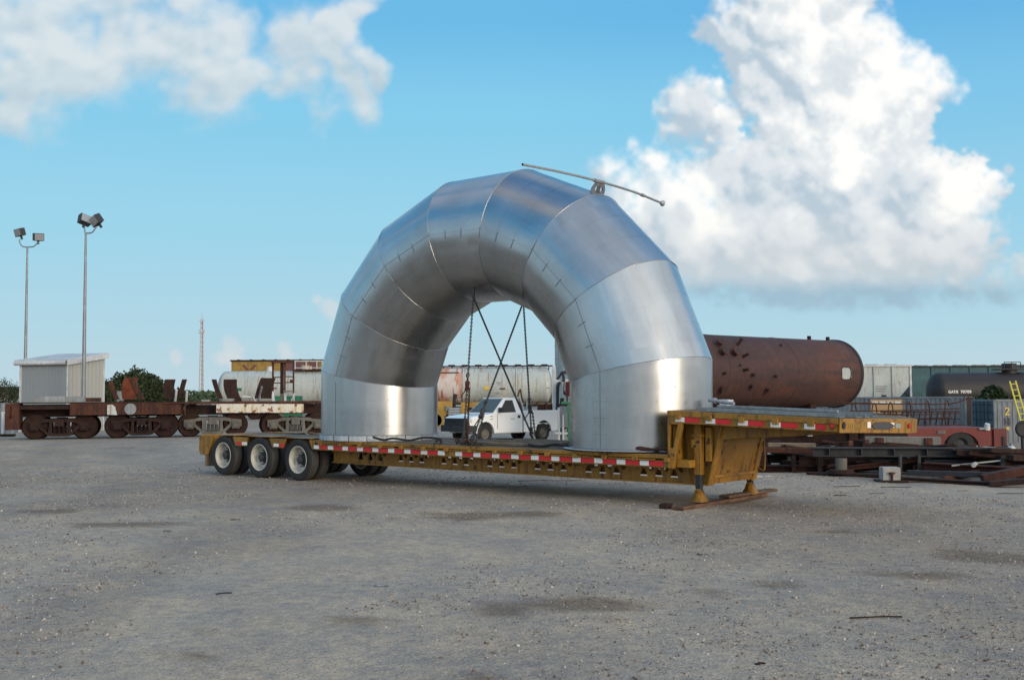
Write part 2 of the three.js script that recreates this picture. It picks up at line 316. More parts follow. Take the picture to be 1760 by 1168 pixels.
const ibeam = (a, b, h, w, t = 0.02, up) => {
  const s = new THREE.Shape([[-w / 2, -h / 2], [w / 2, -h / 2], [w / 2, -h / 2 + t], [t / 2, -h / 2 + t], [t / 2, h / 2 - t], [w / 2, h / 2 - t], [w / 2, h / 2], [-w / 2, h / 2], [-w / 2, h / 2 - t], [-t / 2, h / 2 - t], [-t / 2, -h / 2 + t], [-w / 2, -h / 2 + t]].map((p) => new THREE.Vector2(...p)));
  const L = asV(a).distanceTo(asV(b));
  return align(new THREE.ExtrudeGeometry(s, { depth: L, bevelEnabled: false }).translate(0, 0, -L / 2), a, b, up);
};
const channel = (a, b, h, w, t = 0.02, up) => {
  const s = new THREE.Shape([[-w / 2, -h / 2], [w / 2, -h / 2], [w / 2, -h / 2 + t], [-w / 2 + t, -h / 2 + t], [-w / 2 + t, h / 2 - t], [w / 2, h / 2 - t], [w / 2, h / 2], [-w / 2, h / 2]].map((p) => new THREE.Vector2(...p)));
  const L = asV(a).distanceTo(asV(b));
  return align(new THREE.ExtrudeGeometry(s, { depth: L, bevelEnabled: false }).translate(0, 0, -L / 2), a, b, up);
};
function prism(pts, depth, holes = [], bevel = 0) {     // outline in x,y, thickness along z from 0 to depth
  const s = new THREE.Shape(pts.map((p) => new THREE.Vector2(...p)));
  for (const h of holes) s.holes.push(new THREE.Path(h.map((p) => new THREE.Vector2(...p))));
  return new THREE.ExtrudeGeometry(s, { depth: depth - 2 * bevel, bevelEnabled: bevel > 0, bevelSize: bevel, bevelThickness: bevel, bevelOffset: -bevel, bevelSegments: 2, curveSegments: 10 }).translate(0, 0, bevel);
}
const lathe = (pts, n = 32) => new THREE.LatheGeometry(pts.map((p) => new THREE.Vector2(...p)), n);
function quad(a, b, c, d, t = 0.01) {                    // a thin plate with real thickness through four corners
  const P = [a, b, c, d].map(asV), n = P[1].clone().sub(P[0]).cross(P[3].clone().sub(P[0])).normalize().multiplyScalar(t / 2), v = [];
  const f = P.map((p) => p.clone().add(n)), k = P.map((p) => p.clone().sub(n));
  const q = (w, x, y, z) => { for (const p of [w, x, y, w, y, z]) v.push(p.x, p.y, p.z); };
  q(...f); q(k[3], k[2], k[1], k[0]); for (let i = 0; i < 4; i++) { const j = (i + 1) % 4; q(k[i], k[j], f[j], f[i]); }
  const g = new THREE.BufferGeometry(); g.setAttribute('position', new THREE.Float32BufferAttribute(v, 3)); g.computeVertexNormals(); return g;
}
function boxUV(g, off) {                                // uv in metres from the dominant direction of each face
  const p = g.attributes.position, n = g.attributes.normal, uv = new Float32Array(p.count * 2);
  for (let i = 0; i < p.count; i += 3) {
    const a = Math.abs(n.getX(i) + n.getX(i + 1) + n.getX(i + 2)), b = Math.abs(n.getY(i) + n.getY(i + 1) + n.getY(i + 2)), c = Math.abs(n.getZ(i) + n.getZ(i + 1) + n.getZ(i + 2));
    for (let k = i; k < i + 3; k++) { const x = p.getX(k), y = p.getY(k), z = p.getZ(k); uv[k * 2] = (a >= b && a >= c ? z : x) + off; uv[k * 2 + 1] = (b > a && b > c ? z : y) + off * 0.7; }
  }
  g.setAttribute('uv', new THREE.BufferAttribute(uv, 2));
}
let offN = 0;
const SPLIT = new Set(['mirror', 'fender_flare', 'wheel_well', 'end_post', 'stake', 'lock_rod', 'door_panel', 'bolt', 'hanger', 'saddle', 'corner_trim', 'lifting_lug', 'leg', 'track_wheel', 'radiator_slat', 'slat', 'pipe', 'fender_top', 'shackle', 'grille_bar', 'door_badge', 'wiper', 'deck_beam', 'black_pipe', 'white_pipe', 'housing', 'sill_beam', 'leaning_strut', 'bay_seam', 'front_plate_rib', 'end_brace', 'cab_rack', 'underframe', 'bogie_frame', 'frame_bracket', 'end_box', 'antenna_arm', 'stem', 'end_plate', 'riser_gusset', 'spring', 'collar', 'brown_sign']);
function obj(name, geoms, mat, parent, opt = {}) {   // ONE named mesh (or one each, for pieces that stand apart)
  if (parent && Array.isArray(geoms) && geoms.length > 1 && SPLIT.has(name)) return geoms.map((g) => obj(name, g, mat, parent, opt))[0];
  const { keepUV = false, label } = opt;
  const list = (Array.isArray(geoms) ? geoms : [geoms]).map((g) => {
    const q = g.index ? g.toNonIndexed() : g;
    for (const k of Object.keys(q.attributes)) if (!['position', 'normal'].includes(k) && !(keepUV && k === 'uv')) q.deleteAttribute(k);
    if (!q.attributes.normal) q.computeVertexNormals();
    if (!keepUV) boxUV(q, (offN = (offN + 0.618) % 7));
    return q;
  });
  const g = list.length > 1 ? mergeGeometries(list) : list[0], m = new THREE.Mesh(g, mat);
  m.name = name; m.castShadow = m.receiveShadow = true; if (label) m.userData.label = label;
  if (parent) { m.name = numbered(name, parent); parent.add(m); }
  return m;
}
const taken = new WeakMap(), topNames = {};
function numbered(name, parent) {
  let t = topNames; if (parent) { if (!taken.has(parent)) taken.set(parent, {}); t = taken.get(parent); }
  const n = (t[name] = (t[name] ?? -1) + 1); return n ? name + '_' + String(n).padStart(3, '0') : name;
}
function thing(name, label, category, p = [0, 0, 0], turn = 0, group) {
  const o = new THREE.Group(); o.name = numbered(name); o.position.set(...p); o.rotation.order = 'YXZ'; o.rotation.y = turn; o.userData = { label, category }; if (group) o.userData.group = group;
  scene.add(o); return o;
}
function single(name, label, category, geoms, mat, p = [0, 0, 0], turn = 0, group) {      // a thing that is one mesh
  const m = obj(numbered(name), geoms, mat); m.position.set(...p); m.rotation.order = 'YXZ'; m.rotation.y = turn; m.userData = { label, category }; if (group) m.userData.group = group; scene.add(m); return m;
}
function struct(name, geoms, mat, o) { const m = obj(numbered(name), geoms, mat, undefined, o); m.userData.kind = 'structure'; scene.add(m); return m; }
function sub(name, parent, label) { const o = new THREE.Group(); o.name = numbered(name, parent); if (label) o.userData.label = label; parent.add(o); return o; }
function copyOf(o, label, p, turn, group) { const c = o.clone(); c.name = numbered(o.name.replace(/_\d{3}$/, '')); c.userData = { ...o.userData, label }; if (group) c.userData.group = group; c.position.set(...p); c.rotation.y = turn; scene.add(c); return c; }
// a point of the yard that is seen in direction (px, py) of the photograph and lies d metres ahead
function at(px, py, d) {
  const dx = px - 880, dy = py - 584, a = (dx * Math.cos(ROLL) + dy * Math.sin(ROLL)) / F, b = -(-dx * Math.sin(ROLL) + dy * Math.cos(ROLL)) / F;
  const y = b * Math.cos(PITCH) + Math.sin(PITCH), z = Math.cos(PITCH) - b * Math.sin(PITCH);
  return V(a / z * d, HC + y / z * d, -d);
}
const ground = (x, d) => 0.32 * sst(0, 1, (-x - 3) / 8) * sst(0, 1, (d - 30) / 10) - 0.9 * sst(0, 1, (d - 34) / 12) * sst(0, 1, (x + 5) / 22);
const onGround = (px, d) => { const p = at(px, 700, d); p.y = ground(p.x, d); return p; };
const arr = (v) => [v.x, v.y, v.z];

// ------------------------------------------------------------------ the yard
{
  const xs = [], ds = [];
  for (let x = -1500; x < -60; x += Math.max(20, -x * 0.16)) xs.push(x);
  for (let x = -60; x < -20; x += 2) xs.push(x); for (let x = -20; x < 20; x += 0.2) xs.push(x); for (let x = 20; x < 60; x += 2) xs.push(x);
  for (let x = 60; x < 1500; x += Math.max(20, x * 0.16)) xs.push(x); xs.push(1500);
  for (let d = -300; d < -20; d += 40) ds.push(d); for (let d = -20; d < 4; d += 2) ds.push(d); for (let d = 4; d < 36; d += 0.2) ds.push(d); for (let d = 36; d < 80; d += 2) ds.push(d);
  for (let d = 80; d < 2500; d += Math.max(12, d * 0.15)) ds.push(d); ds.push(2500);
  // damp brown patches and tracks of the lot, where the photograph has them
  const patch = [];
  const spots = [[800, 884, 130, 7], [900, 882, 60, 5], [750, 880, 50, 6], [1540, 990, 100, 9], [1220, 1016, 45, 7], [1690, 958, 90, 14], [860, 1045, 60, 16], [1040, 1062, 30, 8], [830, 1160, 50, 12], [330, 1080, 40, 10], [330, 1120, 40, 8], [550, 868, 80, 5], [220, 895, 90, 5], [80, 872, 70, 4], [1000, 1035, 120, 14], [1330, 1005, 40, 6], [1420, 915, 50, 4], [620, 1060, 60, 9]];
  for (const [x, y, w, h] of spots) { const yh = 684, d = F * HC / (y - yh), sx = w / F * d, sd = h / F * d * d / HC; patch.push([(x - 880) / F * d, d, sx, Math.max(0.15, sd)]); }
  const pos = [], col = [], uv = [], idx = [], nx = xs.length, nd = ds.length;
  for (const d of ds) for (const x of xs) {
    const near = d > 3 && d < 36 && Math.abs(x) < 21;
    pos.push(x, ground(x, d) + (near ? (fbm(x * 0.7, d * 0.7, 0, 601, 4) - 0.5) * 0.07 * sst(3, 6, d) + (fbm(x * 3, d * 3, 0, 605, 2) - 0.5) * 0.02 : 0), -d); uv.push(x, d);
    const n = fbm(x * 0.22, d * 0.14, 0, 611, 5), f = fbm(x * 1.6, d * 1.6, 0, 621, 4);
    let c = m3([0.54, 0.43, 0.335], [0.655, 0.54, 0.43], sst(0.35, 0.65, n)); c = m3(c, [0.4, 0.315, 0.25], sst(0.52, 0.72, fbm(x * 0.5 + 9, d * 0.22, 0, 631, 5)) * 0.45);
    let s = 0; for (const [a, b, sx, sd] of patch) { const e = Math.hypot((x - a) / sx, (d - b) / sd); if (e < 1.7) s = Math.max(s, sst(1.1, 0.5, e + (f - 0.5) * 1.3)); }
    c = m3(c, [0.25, 0.17, 0.11], s * 0.74).map((q) => q * (0.93 + 0.14 * f)); col.push(...c);
  }
  for (let j = 0; j + 1 < nd; j++) for (let i = 0; i + 1 < nx; i++) { const a = j * nx + i, b = a + 1, c = a + nx, e = c + 1; idx.push(a, b, c, b, e, c); }
  const g = new THREE.BufferGeometry(); g.setAttribute('position', new THREE.Float32BufferAttribute(pos, 3)); g.setAttribute('color', new THREE.Float32BufferAttribute(col, 3)); g.setAttribute('uv', new THREE.Float32BufferAttribute(uv, 2)); g.setIndex(idx); g.computeVertexNormals();
  const m = new THREE.Mesh(g, M.ground); m.name = 'ground'; m.userData.kind = 'structure'; m.receiveShadow = true; scene.add(m);
  // loose stones
  const r = rng(55), N = 30000, st = new THREE.InstancedMesh(new THREE.IcosahedronGeometry(1, 0), M.stone, N), mt = new THREE.Matrix4(), q = new THREE.Quaternion(), cc = new THREE.Color();
  for (let i = 0; i < N;) {
    const d = 5.5 + 24 * Math.pow(r(), 1.5), x = (r() - 0.5) * d * 1.12;
    if (fbm(x * 0.45, d * 0.3, 0, 641, 4) < 0.3 + 0.3 * r()) continue;
    const s = 0.003 + 0.009 * Math.pow(r(), 6) + d * 0.00022;
    q.setFromEuler(new THREE.Euler(r() * 6, r() * 6, r() * 6)); mt.compose(V(x, ground(x, d) + (fbm(x * 0.7, d * 0.7, 0, 601, 4) - 0.5) * 0.07 * sst(3, 6, d) + s * 0.25, -d), q, V(s * rr(0.8, 1.6, r), s * rr(0.45, 0.8, r), s)); st.setMatrixAt(i, mt);
    const k = r(), t = rr(0.75, 1.2, r); cc.setRGB(...(k < 0.3 ? [0.41, 0.36, 0.31] : k < 0.74 ? [0.17, 0.135, 0.11] : k < 0.81 ? [0.52, 0.48, 0.42] : [0.15, 0.1, 0.075]).map((v) => v * t)); st.setColorAt(i, cc); i++;
  }
  st.name = 'gravel_stones'; st.userData = { kind: 'stuff', label: 'loose pale and brown gravel stones scattered over the dirt yard', category: 'gravel' }; st.castShadow = st.receiveShadow = true; scene.add(st);
}

// ------------------------------------------------------------------ lowboy trailer: x along it to the nose, y up, z = -(distance from its near edge)
const TY = -39.94 * Math.PI / 180, TP = -0.434 * Math.PI / 180, TW = 2.415, DK = 0.909;
const tBase = V(-3.72, 0, -22.815), tTurn = new THREE.Matrix4().makeRotationFromEuler(new THREE.Euler(0, TY, TP, 'YXZ'));
const tPoint = (u, w, v) => V(u, w, -v).applyMatrix4(tTurn).add(tBase);
function onTrailer(name, label, category, u, w, v, group) {     // a thing whose own axes follow the trailer, based at (u, w, v)
  const o = thing(name, label, category, arr(tPoint(u, w, v)), 0, group); o.rotation.set(0, TY, TP); o.userData.shift = undefined; delete o.userData.shift; return o;
}
const S = (u0, u1, w0, w1, v0, v1) => span(u0, u1, w0, w1, -v0, -v1);
const t = thing('lowboy_trailer', 'long yellow drop deck lowboy trailer carrying the silver duct elbow', 'trailer', arr(tBase)); t.rotation.set(0, TY, TP);
const R0 = 0.456, AX = [-1.33, -2.713, -4.096];
{
  // main deck
  for (const s of [0, 1]) {
    const vv = (a) => (s ? TW - a : a), edge = [], low = [];
    edge.push(S(-0.75, 8.2, 0.838, DK, vv(0), vv(0.09)));
    low.push(S(-0.75, 8.2, 0.7, 0.812, vv(0.02), vv(0.05)), S(-0.75, 8.2, 0.695, 0.71, vv(0.02), vv(0.14)));
    obj('side_rail', edge, M.yellow, t); obj('lower_rail', low, M.yellow, t);
    const a = -0.6, b = 8.1;
    for (let u = a; u < b; u += 0.62) obj('stake_pocket', S(u, u + 0.1, 0.79, 0.865, vv(-0.035), vv(0.02)), M.yellow, t);
    for (let u = a + 0.1; u < b - 0.6; u += 1.24) obj('rub_rail', S(u + 0.04, u + 0.96, 0.812, 0.83, vv(-0.03), vv(0.012)), M.yellow, t);
  }
  const wg = S(0, 0.175, 0.716, 0.797, 0.012, 0.0185), rg = S(0, 0.275, 0.716, 0.797, 0.012, 0.0185);
  const tape = (u, white, w = 0) => { const m = obj(white ? 'white_tape' : 'red_tape', (white ? wg : rg).clone(), white ? M.tapeWhite : M.tapeRed, t); m.position.set(u, w, 0); return m; };
  for (const [a, n] of [[-0.79, 8.5], [3.4, 10]]) for (let i = 0; i < n; i++) { tape(a + i * 0.466, !(a > 0 && false) , 0); if (i + 0.6 < n) tape(a + i * 0.466 + 0.178, false); }
  for (let i = 0; i < 8; i++) obj('deck_board', S(-0.72, 8.14, 0.875, DK + 0.006 * ((i * 5) % 3), 0.1 + i * 0.277, 0.1 + i * 0.277 + 0.268), M.deckWood, t);
  for (let i = 0; i < 13; i++) obj('crossmember', S(-0.5 + i * 0.68, -0.42 + i * 0.68, 0.72, 0.872, 0.09, TW - 0.09), M.yellow, t);
  // main beams with triangular openings
  for (const v of [0.45, TW - 0.49]) {
    const holes = [], g3h = [0.26, 1.48, 2.7, 3.91, 5.08, 6.24, 7.4];
    for (const g of g3h) for (let k = 0; k < 3; k++) {
      const u = g + k * 0.3;
      holes.push([[u - 0.085, 0.505], [u + 0.085, 0.505], [u + 0.03, 0.64], [u - 0.03, 0.64]]);
      if (k < 3) holes.push([[u + 0.15 - 0.028, 0.6], [u + 0.15 + 0.028, 0.6], [u + 0.15 + 0.09, 0.71], [u + 0.15 - 0.09, 0.71]]);
    }
    obj('main_beam', place(prism([[-0.6, 0.43], [8.3, 0.43], [8.3, 0.82], [-0.6, 0.82]], 0.03, holes), 0, 0, -v), M.yellow, t);
    obj('beam_flange', S(-0.6, 8.62, 0.405, 0.43, v - 0.08, v + 0.1), M.yellow, t);
  }
  // rear: spine, deck over the wheels, plates between the wheels
  obj('rear_spine', [S(-4.9, -0.7, 0.56, 0.87, 0.72, 0.8), S(-4.9, -0.7, 0.56, 0.87, TW - 0.8, TW - 0.72), S(-4.9, -0.6, 0.7, 0.86, 0.85, TW - 0.85)], M.yellow, t);
  for (let i = 0; i < 5; i++) obj('deck_board', S(-4.95, -0.74, 0.875, DK, 0.64 + i * 0.23, 0.64 + i * 0.23 + 0.222), M.deckWood, t);
  for (const v of [0, TW - 0.03]) {
    const gap = (a, b) => obj('wheel_plate', place(prism([[a, 0.9], [b, 0.9], [b - 0.08, 0.74], [b - 0.1, 0.7], [a + 0.1, 0.7], [a + 0.08, 0.74]], 0.03), 0, 0, -v - 0.03), M.yellow, t);
    gap(AX[1] + 0.40, AX[0] - 0.40); gap(AX[2] + 0.40, AX[1] - 0.40); gap(AX[0] + 0.4, -0.72);
    obj('wheel_plate', place(prism([[-5.0, 0.9], [AX[2] - 0.38, 0.9], [AX[2] - 0.47, 0.7], [-4.72, 0.44], [-5.0, 0.44]], 0.03), 0, 0, -v - 0.03), M.yellow, t);
  }
  for (const [a, wh] of [[-3.55, false], [-3.33, true], [-2.16, true], [-1.96, false]]) { const m = obj(wh ? 'white_tape' : 'red_tape', S(0, 0.18, 0.72, 0.79, -0.008, 0), wh ? M.tapeWhite : M.tapeRed, t); m.position.x = a; }
  obj('fender_top', [...AX.map((u) => S(u - 0.45, u + 0.45, 0.918, 0.93, 0.0, 0.6)), ...AX.map((u) => S(u - 0.45, u + 0.45, 0.918, 0.93, TW - 0.6, TW))].map((g) => g.translate(0, 0.005, 0)), M.yellow, t);
  obj('rear_bumper', [S(-5.06, -4.98, 0.5, 0.92, 0, TW), S(-5.1, -5.0, 0.44, 0.52, 0.2, TW - 0.2)], M.yellow, t);
  for (const v of [0.04, TW - 0.6]) obj('mud_flap', S(-4.86, -4.845, 0.16, 0.62, v, v + 0.56), M.paleWood, t);
  // wheels: dual tyres, three axles, both sides
  const tyre = lathe([[0.29, -0.1], [0.33, -0.122], [0.40, -0.128], [0.438, -0.118], [R0, -0.096], [R0, -0.062], [R0 - 0.012, -0.056], [R0, -0.05], [R0, -0.008], [R0 - 0.012, 0], [R0, 0.008], [R0, 0.05], [R0 - 0.012, 0.056], [R0, 0.062], [R0, 0.096], [0.438, 0.118], [0.40, 0.128], [0.33, 0.122], [0.29, 0.1]], 48).rotateX(Math.PI / 2);
  const treadG = new THREE.CylinderGeometry(R0 + 0.001, R0 + 0.001, 0.186, 48, 1, true).rotateX(Math.PI / 2);
  const rim = lathe([[0.302, 0.11], [0.302, 0.122], [0.288, 0.122], [0.268, 0.09], [0.255, 0.02], [0.245, -0.04], [0.2, -0.055], [0.14, -0.06], [0.12, -0.05]], 40).rotateX(Math.PI / 2);
  const hubG = [lathe([[0.001, 0.09], [0.07, 0.085], [0.085, 0.06], [0.09, -0.04], [0.14, -0.05], [0.15, -0.07]], 24).rotateX(Math.PI / 2)];
  for (let i = 0; i < 10; i++) hubG.push(place(new THREE.CylinderGeometry(0.014, 0.014, 0.04, 6).rotateX(Math.PI / 2), Math.cos(i * 0.628) * 0.165, Math.sin(i * 0.628) * 0.165, -0.03));
  let proto;
  for (const u of AX) for (const [v, out] of [[0.13, 1], [0.44, -1], [TW - 0.44, 1], [TW - 0.13, -1]]) {
    let w;
    if (!proto) { w = proto = sub('wheel', t); obj('tyre', tyre, M.rubber, w); obj('tread', treadG, M.tread, w); obj('rim', rim, M.rim, w); obj('hub', hubG, M.hub, w); }
    else { w = proto.clone(); w.name = numbered('wheel', t); t.add(w); }
    w.position.set(u, R0, -v); w.rotation.y = out > 0 ? 0 : Math.PI;
  }
  for (const u of AX) { obj('axle', rod([u, R0, -0.1], [u, R0, -TW + 0.1], 0.065), M.black, t); obj('hanger', [S(u - 0.08, u + 0.08, R0, 0.75, 0.66, 0.76), S(u - 0.08, u + 0.08, R0, 0.75, TW - 0.76, TW - 0.66)], M.yellow, t); }

  // raised front deck, a little nose down
  const gt = (g) => place(g, 8.14, 1.632, 0, 0, 0, -0.031);
  const plan = (e) => [[0, -e], [2.9 + e * 0.5, -e], [3.56 + e, 1.1], [3.56 + e, TW - 1.1], [2.9 + e * 0.5, TW + e], [0, TW + e]].map(([a, b]) => [a, b]);
  const slab = (e, y0, y1) => prism(plan(e), y1 - y0).rotateX(-Math.PI / 2).translate(0, y0, 0);
  obj('upper_deck', gt(slab(-0.06, -0.03, -0.006)), M.deckWood, t);
  const rim2 = (e0, e1, y0, y1) => prism(plan(e0), y1 - y0, [plan(e1)]).rotateX(-Math.PI / 2).translate(0, y0, 0);
  obj('upper_deck_edge', [gt(rim2(0, -0.07, -0.088, 0)), gt(rim2(-0.02, -0.06, -0.2, -0.088))], M.yellow, t);
  obj('upper_deck_chamfer', [0, 1].map((s) => { const a = [2.92, 0.012], b = [3.575, 1.09], f = (p) => (s ? TW - p[1] : p[1]); const A = V(a[0], -0.105, -f(a)), B = V(b[0], -0.105, -f(b)); return gt(bar(A, B, 0.03, 0.205)); }), M.yellow, t);
  obj('nose_plate', gt(box(0.03, 0.205, 0.24, 3.575, -0.105, -TW / 2)), M.yellow, t);
  for (const s of [0, 1]) for (let i = 0; i < 5; i++) obj('stake_pocket', gt(S(0.16 + i * 0.57, 0.26 + i * 0.57, -0.135, -0.05, s ? TW + 0.035 : -0.035, s ? TW - 0.01 : 0.01)), M.yellow, t);
  [0.15, 0.71, 1.28, 1.83, 2.38].forEach((a, i) => {
    obj('white_tape', gt(S(a, a + 0.17, -0.178, -0.1, 0.011, 0.02)), M.tapeWhite, t); obj('red_tape', gt(S(a + 0.175, a + (i === 4 ? 0.34 : 0.44), -0.178, -0.1, 0.011, 0.02)), M.tapeRed, t);
  });
  for (let i = 0; i < 4; i++) obj('upper_crossmember', gt(S(0.5 + i * 0.7, 0.58 + i * 0.7, -0.19, -0.03, 0.05, TW - 0.05)), M.yellow, t);
  // things on the bevelled near corner: along it from 0 (rear) to 1 (nose)
  const onBevel = (s, y, g) => { const A = V(2.92, 0, -0.012), B = V(3.575, 0, -1.09), d = B.clone().sub(A), p = A.clone().addScaledVector(d, s); return gt(place(g, p.x, y, p.z, 0, Math.atan2(1.078, 0.655), 0)); };
  const disc = (r, d = 0.02) => new THREE.CylinderGeometry(r, r, d, 20).rotateX(Math.PI / 2).translate(0, 0, 0.02 + d / 2);
  obj('marker_light', gt(disc(0.03).translate(2.83, -0.11, 0)), M.redLens, t); obj('marker_ring', gt(new THREE.TorusGeometry(0.038, 0.01, 8, 24).translate(2.83, -0.11, 0.026)), M.rustOrange, t);
  obj('grommet', onBevel(0.05, -0.1, disc(0.04).scale(0.6, 1.3, 1)), M.black, t);
  obj('nose_light', onBevel(0.965, -0.1, disc(0.03).scale(0.7, 1.2, 1)), M.redLens, t);
  obj('maker_badge', onBevel(0.6, -0.1, prism([[-0.2, 0], [-0.14, 0.055], [0.1, 0.055], [0.2, 0.0], [0.12, -0.055], [-0.15, -0.055]], 0.012).translate(0, 0, 0.018)), M.logoGrey, t);
  obj('white_decal', [onBevel(0.4, -0.09, box(0.06, 0.09, 0.008, 0, 0, 0.02)), onBevel(0.73, -0.09, box(0.06, 0.07, 0.008, 0, 0, 0.02))], M.tapeWhite, t);
  obj('blue_decal', onBevel(0.81, -0.1, box(0.1, 0.07, 0.008, 0, 0, 0.02)), M.greySteel, t);
  obj('faded_lettering', [0, 1, 2, 3, 4, 5].map((i) => onBevel(0.13 + i * 0.026, -0.105, box(0.022, 0.06, 0.006, 0, 0, 0.018, 0, 0, i % 2 ? 0.1 : -0.08))), M.boxYellow, t);
  // neck: webs, sloping front plate, posts, braces
  for (const v of [0.45, TW - 0.48]) {
    obj('neck_web', place(prism([[8.16, 0.43], [8.62, 0.43], [8.86, 1.32], [8.86, 1.43], [8.16, 1.43]], 0.03), 0, 0, -v - 0.03), M.yellow, t);
    obj('neck_flange', bar([8.66, 0.41, -v - 0.02], [8.92, 1.42, -v - 0.02], 0.16, 0.03, V(1, 0, 0)), M.yellow, t);
    obj('neck_beam', place(prism([[8.86, 1.16], [11.3, 1.34], [11.3, 1.4], [8.86, 1.43]], 0.04), 0, 0, -v - 0.03), M.yellow, t);
  }
  obj('front_plate', quad([8.66, 0.43, -0.46], [8.66, 0.43, -TW + 0.47], [8.9, 1.42, -TW + 0.47], [8.9, 1.42, -0.46], 0.02), M.yellow, t);
  obj('front_plate_rib', [bar([8.7, 0.55, -0.5], [8.7, 0.55, -TW + 0.5], 0.05), bar([8.82, 1.08, -0.5], [8.82, 1.08, -TW + 0.5], 0.03)], M.yellow, t);
  obj('neck_underplate', quad([8.95, 1.16, -0.62], [8.95, 1.16, -TW + 0.62], [11.5, 1.36, -TW + 0.8], [11.5, 1.36, -0.8], 0.02), M.yellow, t);
  obj('kingpin', rod([10.9, 1.2, -TW / 2], [10.9, 1.34, -TW / 2], 0.05), M.black, t);
  for (const v of [0, TW - 0.09]) obj('front_post', place(prism([[8.14, 0.69], [8.24, 0.69], [8.42, 1.45], [8.14, 1.45]], 0.09, [[[8.185, 1.02], [8.245, 1.02], [8.335, 1.405], [8.185, 1.405]]], 0.008), 0, 0, -v - 0.09), M.yellow, t);
  obj('deck_riser', S(8.2, 8.22, 0.8, 1.44, 0.09, TW - 0.09), M.yellow, t);
  obj('riser_gusset', S(8.24, 8.5, 0.7, 0.83, 0.1, 0.45), M.yellow, t);
  // landing gear
  for (const v of [0.33, TW - 0.33]) {
    const leg = sub('landing_leg', t);
    obj('outer_tube', [S(8.47, 8.6, 0.58, 1.42, v - 0.065, v + 0.065), S(8.45, 8.62, 1.2, 1.25, v - 0.085, v + 0.085)], M.yellow, leg);
    obj('ram', S(8.485, 8.585, 0.3, 0.6, v - 0.045, v + 0.045), M.darkSteel, leg);
    obj('foot', [lathe([[0.16, 0.15], [0.16, 0.165], [0.1, 0.25], [0.075, 0.33], [0.001, 0.33]], 4).rotateY(Math.PI / 4).translate(8.535, 0.0, -v), S(8.49, 8.58, 0.25, 0.36, v - 0.05, v + 0.05)], M.yellow, leg);
    obj('bolt', [[8.53, 0.4], [8.56, 1.12], [8.5, 1.05]].map(([a, b]) => place(new THREE.CylinderGeometry(0.022, 0.022, 0.04, 8).rotateX(Math.PI / 2), a, b, -v + (v < 1 ? 0.07 : -0.07))), M.darkSteel, leg);
  }
  obj('gearbox', [S(8.63, 8.74, 0.8, 1.36, 0.36, 0.45), S(8.44, 8.5, 1.02, 1.16, 0.24, 0.3)], M.yellow, t);
  obj('cross_shaft', rod([8.68, 0.95, -0.36], [8.68, 0.95, -TW + 0.36], 0.02), M.yellow, t);
  obj('crank_handle', tube([[8.78, 1.14, -TW + 0.42], [8.84, 1.1, -TW + 0.42], [8.86, 0.95, -TW + 0.42], [8.86, 0.68, -TW + 0.42], [8.84, 0.58, -TW + 0.42], [8.72, 0.63, -TW + 0.42], [8.62, 0.66, -TW + 0.42]], 0.018, 40), M.yellow, t);
}
// planks under the landing gear
{
  const p = thing('timber_plank', 'long reddish timber plank lying flat under both trailer landing feet', 'plank', arr(tPoint(8.53, 0, 1.1))); p.rotation.set(0, TY + 0.02, 0);
  const y = -tPoint(8.53, 0, 1.1).y; obj('board', box(0.22, 0.06, 3.0, 0, y + 0.035, 0.0), M.redWood, p);
  const q = thing('timber_block', 'short dark timber block beside the near end of the plank', 'timber', arr(tPoint(8.3, 0, -0.32))); q.rotation.set(0, TY + 0.1, 0);
  obj('board', box(0.16, 0.09, 0.2, 0, 0.05 - q.position.y, 0), M.rustDark, q);
  const s = thing('timber_board', 'thin reddish board on top of the plank under the far trailer foot', 'plank', arr(tPoint(8.53, 0, 1.95))); s.rotation.set(0, TY - 0.03, 0);
  obj('board', box(0.2, 0.045, 1.7, 0, 0.1 - s.position.y, -0.1), M.redWood, s);
}

